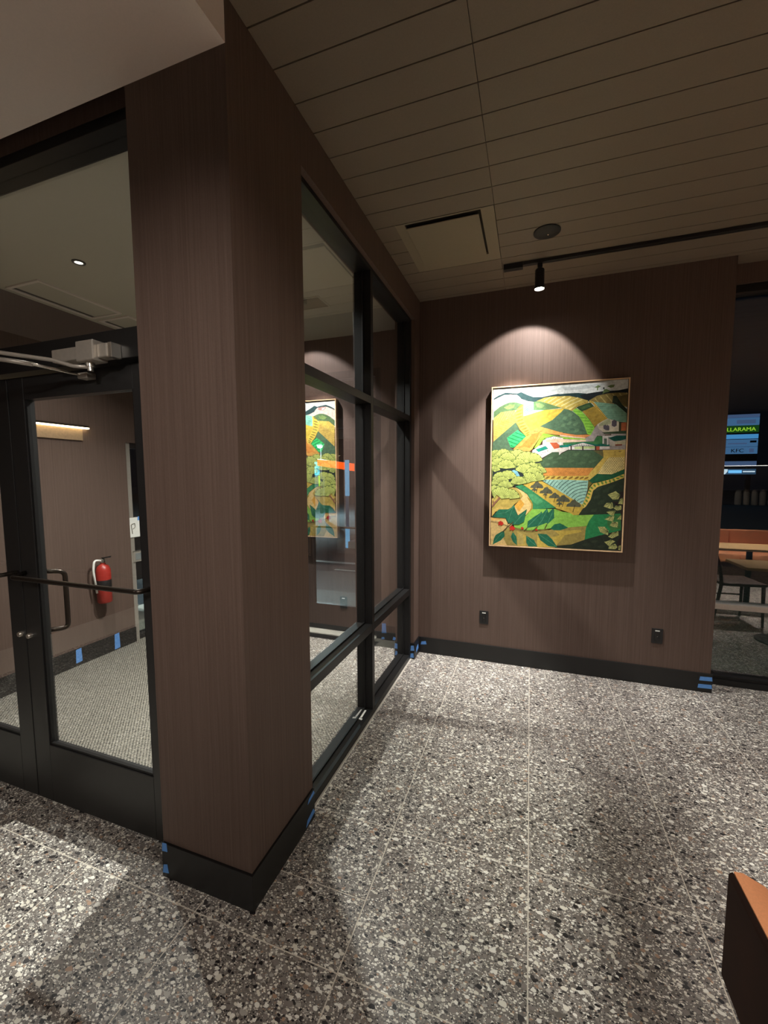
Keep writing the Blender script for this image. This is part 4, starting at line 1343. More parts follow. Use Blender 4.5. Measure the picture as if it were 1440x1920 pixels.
108;974,595 894,557 803,530 768,523 746,492 728,432 698,359 686,361 709,332 724,344 755,400 770,468 805,498 878,524 975,565
109;972,571 970,575 965,581 957,583 950,583 946,581 948,577 953,571 961,569 968,569
109;946,559 944,562 938,567 930,568 923,566 920,563 922,560 928,555 936,554 943,556
109;915,537 916,541 916,549 912,556 905,560 901,561 900,557 900,549 904,542 911,538
109;887,527 889,531 889,538 887,546 881,551 877,553 875,549 875,542 877,534 883,529
109;860,519 862,523 862,530 860,538 854,543 850,545 848,541 848,534 850,526 856,521
109;837,514 838,518 838,526 834,533 827,537 823,538 822,534 822,526 826,519 833,515
109;810,506 811,510 811,518 807,525 800,529 796,530 795,526 795,518 799,511 806,507
109;787,495 788,499 787,506 782,513 775,517 771,517 770,513 771,506 776,499 783,495
109;768,479 768,484 765,491 760,496 753,499 748,499 748,494 751,487 756,482 763,479
109;758,457 758,462 755,468 749,474 742,476 738,475 738,470 741,464 747,458 754,456
109;753,434 753,438 749,445 742,450 735,451 731,450 731,446 735,439 742,434 749,433
109;746,407 746,411 742,418 735,423 728,424 724,423 724,419 728,412 735,407 742,406
109;736,381 736,386 733,392 727,398 720,400 716,399 716,394 719,388 725,382 732,380
109;723,357 724,361 722,368 716,374 710,377 705,377 704,373 706,366 712,360 718,357
109;709,339 710,343 710,351 706,358 699,362 695,363 694,359 694,351 698,344 705,340
110;975,564 878,524 805,498 770,468 755,400 724,344 709,332 674,278 779,282 972,296 974,509 974,540
111;832,499 824,502 809,500 794,492 785,479 784,471 792,468 807,470 822,478 831,491
111;885,483 877,486 862,484 847,476 838,463 837,455 845,452 860,454 875,462 884,475
111;823,435 815,438 800,436 785,428 776,415 775,407 783,404 798,406 813,414 822,427
111;853,392 845,395 830,393 815,385 806,372 805,364 813,361 828,363 843,371 852,384
111;806,331 798,334 783,332 768,324 759,311 758,303 766,300 781,302 796,310 805,323
111;919,511 911,514 896,512 881,504 872,491 871,483 879,480 894,482 909,490 918,503
112;261,510 292,526 327,537 401,539 536,459 698,358 707,335 674,278 637,275 614,292 543,303 501,330 560,299 506,330 317,472
113;313,486 320,505 337,512 352,532 372,538 385,521 401,513 413,495 409,483 363,485
114;375,499 361,445 357,447 371,501
113;321,464 325,472 332,476 339,485 349,488 354,480 362,476 368,467 366,462 344,463
114;351,469 345,444 341,446 347,471
113;384,443 391,462 408,469 423,489 443,495 455,478 471,470 483,452 479,440 434,442
114;446,456 432,402 428,404 442,458
113;409,427 412,434 418,436 423,443 430,445 434,440 440,437 444,430 442,426 427,427
114;432,431 427,412 423,414 428,433
113;454,407 461,423 475,429 487,445 503,451 514,437 527,430 537,415 534,405 496,406
114;506,418 495,372 491,374 502,420
113;512,384 518,398 530,404 541,419 556,424 565,411 578,405 587,391 583,382 550,383
114;559,394 549,353 545,355 555,396
113;511,355 514,364 522,367 528,376 537,380 543,372 550,368 556,360 554,354 534,355
114;540,361 534,336 530,338 536,363
113;509,380 516,399 533,407 548,427 568,433 581,416 597,407 610,389 605,377 560,378
114;571,393 558,338 554,340 567,395
113;515,359 518,366 524,369 530,376 537,379 542,372 548,369 553,362 551,358 534,358
114;539,363 534,342 530,344 535,365
113;583,341 591,362 609,370 625,392 646,399 659,380 677,371 690,352 685,339 637,340
114;649,356 635,297 631,299 645,358
115;197,498 249,513 317,472 510,331 337,311 337,358 294,433 246,470
116;294,441 349,433 420,380 375,350 343,371
117;17,393 121,482 157,494 205,483 238,453 257,424 232,381 192,349 165,314 19,283
118;19,300 91,332 161,317 112,307 62,306 26,257 18,244
119;197,491 246,466 292,433 307,408 333,358 333,318 288,267 227,261 195,332 236,386 258,420 238,453
120;242,394 274,355 234,293 196,339
121;293,416 323,387 338,354 337,312 286,265 325,324 326,358 299,395
122;334,315 504,321 540,306 501,315 543,303 614,292 637,275 674,276 781,283 735,193 600,177 506,164 545,160 480,166 430,156 297,142 200,164 193,185 247,227 286,260
123;230,159 234,160 232,163
123;256,159 260,160 258,163
123;282,159 286,160 284,163
123;308,159 312,160 310,163
123;334,159 338,160 336,163
123;360,159 364,160 362,163
123;386,159 390,160 388,163
123;412,159 416,160 414,163
123;438,159 442,160 440,163
123;216,177 222,178 219,181
123;242,177 248,178 245,181
123;268,177 274,178 271,181
123;294,177 300,178 297,181
123;320,177 326,178 323,181
123;346,177 352,178 349,181
123;372,177 378,178 375,181
123;398,177 404,178 401,181
123;424,177 430,178 427,181
123;450,177 456,178 453,181
123;476,177 482,178 479,181
123;502,177 508,178 505,181
123;528,177 534,178 531,181
123;554,177 560,178 557,181
123;580,177 586,178 583,181
123;606,177 612,178 609,181
123;230,195 234,197 232,199
123;256,195 260,197 258,199
123;282,195 286,197 284,199
123;308,195 312,197 310,199
123;334,195 338,197 336,199
123;360,195 364,197 362,199
123;386,195 390,197 388,199
123;412,195 416,197 414,199
123;438,195 442,197 440,199
123;464,195 468,197 466,199
123;490,195 494,197 492,199
123;516,195 520,197 518,199
123;542,195 546,197 544,199
123;568,195 572,197 570,199
123;594,195 598,197 596,199
123;620,195 624,197 622,199
123;646,195 650,197 648,199
123;672,195 676,197 674,199
123;698,195 702,197 700,199
123;724,195 728,197 726,199
123;242,213 248,215 245,217
123;268,213 274,215 271,217
123;294,213 300,215 297,217
123;320,213 326,215 323,217
123;346,213 352,215 349,217
123;372,213 378,215 375,217
123;398,213 404,215 401,217
123;424,213 430,215 427,217
123;450,213 456,215 453,217
123;476,213 482,215 479,217
123;502,213 508,215 505,217
123;528,213 534,215 531,217
123;554,213 560,215 557,217
123;580,213 586,215 583,217
123;606,213 612,215 609,217
123;632,213 638,215 635,217
123;658,213 664,215 661,217
123;684,213 690,215 687,217
123;710,213 716,215 713,217
123;736,213 742,215 739,217
123;256,231 260,233 258,235
123;282,231 286,233 284,235
123;308,231 312,233 310,235
123;334,231 338,233 336,235
123;360,231 364,233 362,235
123;386,231 390,233 388,235
123;412,231 416,233 414,235
123;438,231 442,233 440,235
123;464,231 468,233 466,235
123;490,231 494,233 492,235
123;516,231 520,233 518,235
123;542,231 546,233 544,235
123;568,231 572,233 570,235
123;594,231 598,233 596,235
123;620,231 624,233 622,235
123;646,231 650,233 648,235
123;672,231 676,233 674,235
123;698,231 702,233 700,235
123;724,231 728,233 726,235
123;750,231 754,233 752,235
123;294,250 300,251 297,254
123;320,250 326,251 323,254
123;346,250 352,251 349,254
123;372,250 378,251 375,254
123;398,250 404,251 401,254
123;424,250 430,251 427,254
123;450,250 456,251 453,254
123;476,250 482,251 479,254
123;502,250 508,251 505,254
123;528,250 534,251 531,254
123;554,250 560,251 557,254
123;580,250 586,251 583,254
123;606,250 612,251 609,254
123;632,250 638,251 635,254
123;658,250 664,251 661,254
123;684,250 690,251 687,254
123;710,250 716,251 713,254
123;736,250 742,251 739,254
123;308,268 312,269 310,272
123;334,268 338,269 336,272
123;360,268 364,269 362,272
123;386,268 390,269 388,272
123;412,268 416,269 414,272
123;438,268 442,269 440,272
123;464,268 468,269 466,272
123;490,268 494,269 492,272
123;516,268 520,269 518,272
123;542,268 546,269 544,272
123;568,268 572,269 570,272
123;594,268 598,269 596,272
123;620,268 624,269 622,272
123;646,268 650,269 648,272
123;672,268 676,269 674,272
123;698,268 702,269 700,272
123;724,268 728,269 726,272
123;750,268 754,269 752,272
123;320,286 326,288 323,290
123;346,286 352,288 349,290
123;372,286 378,288 375,290
123;398,286 404,288 401,290
123;424,286 430,288 427,290
123;450,286 456,288 453,290
123;476,286 482,288 479,290
123;502,286 508,288 505,290
123;528,286 534,288 531,290
123;554,286 560,288 557,290
123;580,286 586,288 583,290
123;606,286 612,288 609,290
123;334,304 338,306 336,308
123;360,304 364,306 362,308
123;386,304 390,306 388,308
123;412,304 416,306 414,308
123;438,304 442,306 440,308
123;464,304 468,306 466,308
123;490,304 494,306 492,308
123;516,304 520,306 518,308
124;11,239 125,240 151,188 197,214 193,191 123,135 116,74 146,11 13,11
125;13,237 121,240 134,224 18,211
126;123,135 159,164 200,161 297,140 430,156 545,162 506,153 600,177 733,191 725,84 630,43 529,29 510,11 511,13 260,11 146,11 116,66
127;225,129 290,101 292,16 228,13
128;377,105 474,93 546,113 506,145 693,161 701,145 583,116 511,13 379,11
129;234,112 266,117 276,24 228,22
130;781,283 971,296 970,170 888,143 825,121 724,85 729,173 749,232
131;869,272 966,290 967,180 908,162 878,208
132;525,27 630,43 725,86 824,123 888,137 974,170 975,11 510,11
133;649,32 643,36 629,38 613,35 601,28 597,22 603,18 617,16 633,19 645,26
133;759,54 753,58 739,60 723,57 711,50 707,44 713,40 727,38 743,41 755,48
133;816,81 810,85 796,87 780,84 768,77 764,71 770,67 784,65 800,68 812,75
133;868,44 862,48 848,50 832,47 820,40 816,34 822,30 836,28 852,31 864,38
134;952,462 975,463 975,392 975,11 956,11 946,76 975,125 961,322 903,387 948,384
135;11,783 175,787 262,765 365,722 410,631 408,557 308,526 189,505 16,472
136;19,647 202,645 201,662 237,662 263,583 243,566 164,532 16,541
137;168,623 186,631 206,630 237,574 200,565 193,600
136;296,690 381,693 381,683 304,682
136;185,511 249,516 197,502
138;41,745 89,758 84,769 78,778 71,786 61,791 51,795 40,797 30,796 20,792 11,787 11,780 11,771 11,760
139;41,746 83,759 84,765 81,771 75,773 73,776 72,782 67,786 61,786 58,787 54,793 48,794 42,791 39,791 33,794 27,793 23,788 21,787 14,787 11,783 11,777 11,775 11,772 11,767 11,760
140;51,753 78,767 80,765 53,751
140;49,755 72,775 74,773 51,753
140;47,757 66,781 68,779 49,755
140;45,758 58,786 60,784 47,756
140;43,758 49,789 51,789 45,758
140;39,758 39,790 42,790 42,758
140;38,758 30,789 32,789 40,758
140;35,756 22,785 24,787 37,758
140;33,755 14,781 16,783 35,757
140;31,753 11,774 11,776 33,755
140;30,751 11,766 11,768 32,753
138;103,737 163,755 158,768 150,780 140,790 128,797 115,802 102,804 88,803 75,799 63,792 53,782 46,770 41,757
139;103,739 157,755 158,763 154,770 147,774 144,777 142,785 136,790 128,790 124,792 119,799 111,801 104,797 100,797 92,801 85,800 80,793 76,792 68,792 62,787 60,779 57,776 50,773 46,765 48,757
140;115,747 150,765 152,763 117,745
140;113,750 143,775 145,773 115,748
140;111,752 134,784 136,782 113,750
140;108,754 124,791 126,789 110,752
140;105,754 113,794 115,794 107,754
140;102,755 101,795 103,795 104,755
140;98,754 89,794 91,794 100,754
140;95,752 78,790 80,792 97,754
140;92,750 68,783 70,785 94,752
140;90,748 59,775 61,777 92,750
140;88,745 52,765 54,767 90,747
138;212,714 287,736 280,752 271,767 258,780 243,789 227,796 210,798 193,796 177,791 162,782 150,770 141,755 135,739
139;212,716 278,736 280,746 275,756 266,760 263,764 260,774 252,781 242,781 238,783 231,791 222,794 213,789 208,789 199,794 189,792 183,784 179,782 168,783 161,776 158,766 155,762 146,758 142,749 144,739
140;228,726 270,749 272,747 230,724
140;225,729 262,762 264,760 227,727
140;222,732 251,772 253,770 224,730
140;219,735 238,781 240,779 221,733
140;215,735 224,785 226,785 217,735
140;211,736 209,787 211,787 213,736
140;207,735 195,786 197,786 209,735
140;203,733 181,780 183,782 205,735
140;199,731 168,772 170,774 201,733
140;196,728 158,762 160,764 198,730
140;194,724 150,749 152,751 196,726
138;280,686 364,711 356,729 345,746 331,760 315,771 297,778 278,780 259,778 241,772 224,762 211,749 200,732 194,713
139;280,688 354,711 356,722 351,733 340,738 337,742 334,754 325,761 314,761 309,763 301,773 291,775 281,770 275,771 265,776 254,774 247,765 242,762 231,763 222,756 220,744 216,740 206,735 201,725 204,713
140;297,699 345,725 347,723 299,697
140;295,703 336,739 338,737 297,701
140;291,706 323,751 325,749 293,704
140;287,709 309,761 311,759 289,707
140;283,710 293,766 295,766 285,710
140;278,710 277,768 279,768 280,710
140;274,710 261,766 263,766 276,710
140;270,707 245,760 247,762 272,709
140;266,705 231,751 233,753 268,707
140;262,702 219,740 221,742 264,704
140;260,698 210,725 212,727 262,700
138;331,688 402,702 399,712 395,723 389,732 382,741 374,749 365,755 356,760 346,764 335,766 325,766 314,765 304,762
139;331,689 394,703 396,712 392,721 384,726 381,730 380,740 373,746 364,747 360,749 354,758 346,761 337,757 332,758 324,763 315,762 309,755
140;346,697 387,715 389,713 348,695
140;344,701 380,728 382,726 346,699
140;341,704 371,739 373,737 343,702
140;338,706 360,747 362,745 340,704
140;335,707 347,752 349,752 337,707
140;331,708 334,756 336,756 333,708
140;327,708 320,755 322,755 329,708
138;42,692 92,706 87,717 81,727 73,735 63,741 53,745 41,746 30,745 20,742 11,736 11,728 11,719 11,708
139;42,694 86,707 87,713 84,719 78,722 76,724 74,731 69,735 62,735 60,737 55,742 49,743 43,741 40,741 34,744 28,742 24,737 21,736 14,736 11,732 11,726 11,723 11,721 11,715 11,708
140;52,700 80,715 82,713 54,698
140;51,703 75,723 77,721 53,701
140;49,704 68,730 70,728 51,702
140;46,706 59,736 61,734 48,704
140;44,706 50,738 52,738 46,706
140;40,706 40,739 43,739 43,706
140;39,706 31,738 33,738 41,706
140;36,704 22,734 24,736 38,706
140;34,703 14,729 16,731 36,705
140;32,701 11,722 11,724 34,703
140;30,699 11,714 11,716 32,701
138;136,705 200,724 195,738 186,751 176,761 163,769 149,774 135,776 120,775 106,771 94,763 83,753 75,740 70,726
139;136,707 193,724 194,733 190,741 182,744 180,748 177,756 171,762 162,762 158,764 153,771 144,773 137,769 133,769 125,773 117,771 111,765 108,763 99,763 92,758 90,749 88,746 80,743 76,735 78,726
140;149,715 186,735 188,733 151,713
140;147,718 179,746 181,744 149,716
140;145,721 169,755 171,753 147,719
140;142,723 158,762 160,760 144,721
140;138,723 146,765 148,765 140,723
140;135,724 134,767 136,767 137,724
140;131,723 121,766 123,766 133,723
140;128,721 109,761 111,763 130,723
140;125,719 98,754 100,756 127,721
140;122,717 89,745 91,747 124,719
140;121,714 83,735 85,737 123,716
138;68,662 133,681 127,695 119,708 108,719 95,727 81,732 66,734 52,732 38,728 25,720 14,710 11,697 11,683
139;68,664 125,681 127,690 123,698 115,702 112,705 110,714 103,719 94,719 90,721 85,728 76,730 69,726 64,726 56,731 48,729 43,722 39,720 30,720 23,715 21,706 19,703 11,700 11,692 11,683
140;81,672 118,692 120,690 83,670
140;79,675 111,703 113,701 81,673
140;76,678 102,712 104,710 78,676
140;73,680 90,719 92,717 75,678
140;70,680 78,723 80,723 72,680
140;66,681 66,724 68,724 68,681
140;63,680 53,723 55,723 65,680
140;59,678 41,718 43,720 61,680
140;56,676 30,711 32,713 58,678
140;54,674 21,702 23,704 56,676
140;52,671 14,691 16,693 54,673
138;221,662 275,678 270,690 263,701 254,710 244,716 232,721 220,722 208,721 196,717 186,711 177,702 171,692 167,680
139;221,664 268,679 270,686 266,692 260,696 257,698 256,706 250,710 243,710 240,712 235,718 228,719 222,716 218,716 212,720 205,718 201,712 197,711 190,711 185,707 183,699 181,697 174,694 171,687 173,680
140;232,671 262,688 264,686 234,669
140;230,674 256,697 258,695 232,672
140;228,676 249,705 251,703 230,674
140;226,678 240,710 242,708 228,676
140;223,678 230,713 232,713 225,678
140;220,678 219,714 221,714 222,678
140;217,678 209,713 211,713 219,678
140;214,676 199,709 201,711 216,678
140;212,674 190,703 192,705 214,676
140;210,672 182,696 184,698 212,674
140;208,670 177,687 179,689 210,672
138;328,630 383,647 378,659 371,670 362,679 351,686 339,690 327,692 315,691 303,686 293,680 284,671 277,660 273,648
139;328,632 376,647 378,655 374,661 367,664 365,667 363,675 357,679 350,679 347,681 342,687 335,689 329,685 325,685 319,689 312,687 307,681 304,680 297,680 291,676 290,668 287,665 281,662 278,656 279,648
140;339,639 370,656 372,654 341,637
140;338,642 364,666 366,664 340,640
140;335,644 356,674 358,672 337,642
140;333,646 347,680 349,678 335,644
140;330,646 337,682 339,682 332,646
140;327,646 326,684 328,684 329,646
140;324,646 315,683 317,683 326,646
140;321,644 305,678 307,680 323,646
140;319,642 296,672 298,674 321,644
140;317,640 289,665 291,667 319,642
140;315,638 283,655 285,657 317,640
138;376,597 435,609 432,619 428,629 422,637 416,645 408,651 400,656 391,660 381,662 372,663 362,661 353,659 344,654
139;376,599 428,610 430,617 428,624 421,627 420,630 419,638 415,643 408,644 405,646 402,652 396,656 389,654 386,654 381,660 374,660 368,656 365,655 359,658 352,656 349,649
140;388,605 423,619 425,617 390,603
140;387,608 418,629 420,627 389,606
140;385,610 412,637 414,635 387,608
140;383,612 404,644 406,642 385,610
140;381,614 396,650 398,648 383,612
140;378,614 386,652 388,652 380,614
140;375,614 376,654 378,654 377,614
140;372,614 366,654 368,654 374,614
140;370,612 356,650 358,652 372,614
138;125,640 198,648 194,666 186,683 174,698 159,709 142,716 124,718 106,716 89,710 74,699 62,685 55,668 51,649
139;125,642 190,650 194,658 191,667 183,673 181,677 180,686 174,693 165,695 161,698 157,706 149,710 140,708 136,709 128,715 119,715 112,709 108,709 99,711 91,707 87,699 83,696 74,695 68,688 68,678 66,674 58,669 55,660 59,651
140;142,648 186,662 186,660 142,646
140;140,652 179,675 181,673 142,650
140;137,655 171,686 173,684 139,653
140;134,658 161,696 163,694 136,656
140;131,660 149,703 151,701 133,658
140;128,660 136,706 138,706 130,660
140;124,660 123,708 125,708 126,660
140;120,660 109,707 111,707 122,660
140;117,658 97,702 99,704 119,660
140;113,656 85,695 87,697 115,658
140;111,653 75,685 77,687 113,655
140;109,650 68,674 70,676 111,652
140;108,647 63,661 63,663 108,649
138;36,616 81,630 77,639 71,648 64,656 55,661 45,665 35,666 25,665 15,662 11,656 11,649 11,640 11,630
139;36,617 76,630 77,636 74,641 68,644 66,646 65,652 60,656 54,656 51,657 48,662 42,663 36,661 33,661 28,664 22,662 18,658 16,656 11,656 11,653 11,647 11,644 11,642 11,637 11,630
140;45,624 70,637 72,635 47,622
140;43,626 65,645 67,643 45,624
140;41,628 59,651 61,649 43,626
140;39,629 51,656 53,654 41,627
140;37,629 43,658 45,658 39,629
140;33,629 33,659 36,659 36,629
140;32,629 25,658 27,658 34,629
140;30,627 17,655 19,657 32,629
140;28,626 11,650 11,652 30,628
140;26,624 11,644 11,646 28,626
140;24,622 11,636 11,638 26,624
138;270,597 338,641 329,653 318,665 305,673 291,679 276,683 261,683 247,680 233,675 220,666 209,656 200,643 194,629
139;270,599 330,639 328,650 321,658 311,659 306,663 301,672 291,676 281,673 276,674 267,680 257,679 249,672 244,670 233,672 225,666 221,656 217,652 207,648 202,639 203,628
140;283,614 319,649 321,647 285,612
140;280,617 306,660 308,658 282,615
140;276,618 292,667 294,667 278,618
140;272,619 277,671 279,671 274,619
140;267,619 262,672 264,672 269,619
140;263,618 246,669 248,669 265,618
140;259,616 232,661 234,663 261,618
140;256,613 220,651 222,653 258,615
140;253,609 210,638 212,640 255,611
138;338,581 403,601 397,616 389,629 378,640 365,648 351,653 336,655 321,654 307,649 294,641 283,630 275,616 270,602
139;337,582 396,601 397,610 393,618 385,622 382,626 380,635 373,640 364,640 360,642 354,649 346,651 338,647 334,647 326,652 317,650 312,643 308,641 299,641 292,635 290,626 288,623 280,619 276,611 278,602
140;351,591 388,612 390,610 353,589
140;349,594 381,623 383,621 351,592
140;346,597 371,633 373,631 348,595
140;343,599 360,640 362,638 345,597
140;340,599 348,644 350,644 342,599
140;336,600 335,645 337,645 338,600
140;332,599 322,644 324,644 334,599
140;329,597 310,639 312,641 331,599
140;326,595 299,632 301,634 328,597
140;323,593 290,622 292,624 325,595
140;322,589 283,611 285,613 324,591
138;82,550 145,557 142,573 135,588 124,600 111,609 97,615 81,617 65,616 51,610 38,600 28,588 21,573 18,557
139;82,551 139,559 141,566 139,574 132,578 130,582 130,590 125,596 117,598 114,600 110,607 103,611 95,609 91,610 85,615 77,615 71,610 67,609 59,611 52,608 49,600 46,598 38,597 33,591 32,582 31,579 24,574 22,566 25,559
140;97,557 135,569 135,567 97,555
140;94,560 129,580 131,578 96,558
140;93,563 122,590 124,588 95,561
140;90,565 113,598 115,596 92,563
140;87,567 103,604 105,602 89,565
140;84,567 92,607 94,607 86,567
140;81,567 80,609 82,609 83,567
140;78,567 68,607 70,607 80,567
140;75,565 57,603 59,605 77,567
140;72,563 47,597 49,599 74,565
140;69,561 39,588 41,590 71,563
140;68,558 32,579 34,581 70,560
140;67,555 29,567 29,569 67,557
138;139,552 211,567 208,580 202,592 194,602 185,612 175,620 163,625 151,629 138,630 125,629 113,626 101,620 90,613
139;139,554 203,568 206,577 202,585 194,590 192,593 190,603 184,609 175,610 171,613 166,621 158,624 149,621 145,622 137,627 128,627 122,620 118,619 109,621 101,617 97,608
140;155,561 197,579 199,577 157,559
140;153,565 190,591 192,589 155,563
140;150,568 181,602 183,600 152,566
140;147,570 171,611 173,609 149,568
140;144,571 159,616 161,616 146,571
140;140,572 146,619 148,619 142,572
140;137,572 132,620 134,620 139,572
140;133,571 119,617 121,617 135,571
140;130,569 107,611 109,613 132,571
138;296,527 374,551 369,563 363,575 355,585 346,594 336,602 325,608 313,612 301,614 288,615 276,613 264,609 253,603
139;296,528 365,551 366,562 361,572 351,577 347,581 344,592 335,599 324,598 319,601 312,609 301,611 292,606 286,605 276,609 266,606 260,597
140;312,539 356,565 358,563 314,537
140;309,543 346,579 348,577 311,541
140;306,546 334,590 336,588 308,544
140;302,549 320,598 322,596 304,547
140;297,549 304,602 306,602 299,549
140;293,549 288,603 290,603 295,549
140;289,548 272,600 274,600 291,548
138;347,535 425,552 423,560 420,568 417,576 412,584 407,591 402,597 396,603 389,608 382,613 374,616 366,619 358,621
139;346,537 417,552 420,560 418,567 410,570 408,574 410,582 405,588 397,590 395,592 393,601 388,605 380,604 376,606 373,613 366,616 359,612
140;364,544 411,562 413,560 366,542
140;362,547 406,572 408,570 364,545
140;361,550 400,582 402,580 363,548
140;359,552 393,590 395,588 361,550
140;357,554 385,598 387,596 359,552
140;354,556 376,604 378,602 356,554
140;351,556 366,607 368,607 353,556
138;54,514 99,528 95,538 90,547 82,554 73,559 63,563 53,564 43,563 33,559 25,554 17,547 12,538 11,528
139;54,515 94,528 95,534 92,540 87,542 85,544 83,550 79,554 73,554 70,555 66,560 60,562 55,559 52,559 46,562 41,560 37,555 34,554 28,554 23,550 22,544 20,542 15,540 12,534 13,528
140;63,522 89,536 91,534 65,520
140;62,524 84,543 86,541 64,522
140;60,526 77,550 79,548 62,524
140;58,527 70,554 72,552 60,525
140;55,527 61,556 63,556 57,527
140;53,527 52,557 54,557 55,527
140;50,527 44,556 46,556 52,527
140;48,525 35,552 37,554 50,527
140;46,524 28,548 30,550 48,526
140;44,522 21,541 23,543 46,524
140;43,520 16,534 18,536 45,522
138;276,518 319,533 316,542 310,551 303,558 294,563 285,567 275,568 265,567 256,563 248,558 241,551 235,542 232,532
139;276,520 314,533 315,539 313,544 307,546 305,549 304,555 299,558 294,558 291,559 287,564 282,565 277,563 274,563 269,565 263,564 259,559 257,558 251,558 247,555 245,549 244,546 238,544 236,539 237,533
140;285,526 309,540 311,538 287,524
140;283,528 304,548 306,546 285,526
140;282,530 298,554 300,552 284,528
140;280,532 291,558 293,556 282,530
140;277,531 283,560 285,560 279,531
140;275,532 274,561 276,561 277,532
140;273,531 266,560 268,560 275,531
140;270,529 258,556 260,558 272,531
140;268,528 251,552 253,554 270,530
140;267,526 245,546 247,548 269,528
140;265,524 240,538 242,540 267,526
138;95,518 152,536 147,548 140,559 130,569 119,575 107,580 94,581 81,580 69,576 58,569 49,559 41,548 37,536
139;95,520 146,536 147,544 143,550 136,554 134,557 132,564 126,569 118,569 115,570 110,577 103,578 96,575 92,575 85,578 78,577 73,570 70,569 62,569 56,564 55,557 52,554 45,550 42,544 44,536
140;107,528 139,545 141,543 109,526
140;105,530 133,555 135,553 107,528
140;103,532 125,563 127,561 105,530
140;100,534 115,569 117,567 102,532
140;97,534 104,572 106,572 99,534
140;94,534 93,573 95,573 96,534
140;91,534 82,572 84,572 93,534
140;88,532 71,567 73,569 90,534
140;85,530 62,561 64,563 87,532
140;83,528 54,553 56,555 85,530
140;81,525 48,543 50,545 83,527
138;225,510 290,524 285,539 277,553 266,565 253,574 239,579 223,581 208,579 193,574 181,565 170,553 163,539 159,524
139;225,512 282,525 285,532 282,540 275,544 273,547 272,555 266,561 258,562 255,564 252,572 245,575 237,572 233,573 227,578 219,578 213,573 210,572 202,575 195,572 192,564 189,562 181,561 175,555 175,547 173,544 166,540 163,532 166,524
140;239,519 277,535 279,533 241,517
140;237,522 271,545 273,543 239,520
140;235,524 264,555 266,553 237,522
140;232,526 255,562 257,560 234,524
140;230,528 245,568 247,566 232,526
140;227,528 234,571 236,571 229,528
140;223,528 222,572 224,572 225,528
140;220,528 211,571 213,571 222,528
140;217,526 200,566 202,568 219,528
140;214,524 190,560 192,562 216,526
140;212,522 182,553 184,555 214,524
140;210,520 175,543 177,545 212,522
140;209,517 169,533 171,535 211,519
138;34,488 59,536 53,539 46,541 40,542 33,543 26,542 20,541 13,539 11,536 11,532 11,527 11,522 11,516
139;34,490 55,532 52,537 46,539 41,537 38,537 33,541 27,540 22,536 20,535 14,537 11,534 11,528 11,526 11,526 11,521 11,515
140;37,502 46,533 48,533 39,502
140;34,502 38,535 40,535 36,502
140;32,502 29,536 31,536 34,502
140;29,502 21,534 23,534 31,502
140;27,500 12,530 14,532 29,502
140;25,499 11,525 11,527 27,501
140;23,497 11,519 11,521 25,499
138;121,480 183,493 178,507 172,520 162,530 151,539 138,545 125,547 111,547 97,544 85,537 74,528 66,517 60,504
139;121,482 176,494 178,502 174,510 167,514 165,517 164,526 158,531 149,532 146,534 141,541 134,543 126,540 122,541 115,545 107,544 102,538 98,536 90,537 83,533 81,525 78,522 70,519 66,512 67,504
140;133,489 170,505 172,503 135,487
140;132,492 164,516 166,514 134,490
140;130,494 156,525 158,523 132,492
140;127,496 146,532 148,530 129,494
140;124,497 135,536 137,536 126,497
140;121,497 123,539 125,539 123,497
140;117,497 111,538 113,538 119,497
140;114,496 100,534 102,536 116,498
140;111,494 89,529 91,531 113,496
140;108,492 80,521 82,523 110,494
140;106,489 72,511 74,513 108,491
138;36,394 90,496 78,502 66,506 53,509 40,511 27,511 14,509 11,506 11,501 11,495 11,488 11,479 11,469
139;36,395 81,487 76,498 65,502 54,497 48,498 39,507 28,507 19,498 14,497 11,502 11,498 11,486 11,483 11,484 11,476 11,464
140;43,422 66,490 68,490 45,422
140;39,423 50,494 52,494 41,423
140;34,423 33,496 35,496 36,423
140;30,423 16,494 18,494 32,423
140;25,420 11,488 11,490 27,422
140;21,418 11,481 11,483 23,420
140;17,416 11,471 11,473 19,418
138;94,395 190,406 186,426 179,444 168,461 155,475 139,486 121,494 102,498 83,498 64,494 46,486 30,475 17,461
139;94,396 180,408 184,419 181,430 171,437 169,442 169,454 162,463 150,465 146,468 142,480 132,485 121,482 116,484 107,493 96,494 87,487 81,487 71,492 60,488 54,478 49,475 37,476 28,468 26,456
140;116,404 174,423 174,421 116,402
140;113,409 167,439 169,437 115,407
140;111,413 157,453 159,451 113,411
140;107,416 146,465 148,463 109,414
140;104,419 132,475 134,473 106,417
140;99,420 116,480 118,480 101,420
140;95,421 100,484 102,484 97,421
140;90,421 83,484 85,484 92,421
140;86,420 67,481 69,481 88,420
140;81,417 52,473 54,475 83,419
140;77,414 38,464 40,466 79,416
138;159,393 238,404 236,415 233,426 228,436 222,446 214,454 206,462 197,468 187,473 176,476 165,478 154,479 143,477
139;159,395 229,405 233,415 230,424 222,430 219,434 219,444 213,452 203,453 199,456 195,466 186,470 177,467 172,468 165,475 155,475 147,469
140;177,402 224,418 224,416 177,400
140;175,406 218,432 220,430 177,404
140;172,409 209,444 211,442 174,407
140;169,412 199,454 201,452 171,410
140;166,414 186,462 188,460 168,412
140;162,415 173,466 175,466 164,415
140;158,415 159,467 161,467 160,415
141;15,335 40,369 76,413 86,405 50,361 25,327
141;28,356 22,381 30,383 36,358
142;23,244 74,307 148,310 172,323 193,350 205,307 224,261 293,315 273,211 232,186 191,186 150,198 129,238 63,239
142;298,162 303,216 346,251 395,286 404,300 411,282 446,326 456,288 487,324 497,318 500,248 452,198 444,208 375,177
142;472,163 502,198 543,208 504,201 535,207 565,198 605,174 544,152 506,153 503,150
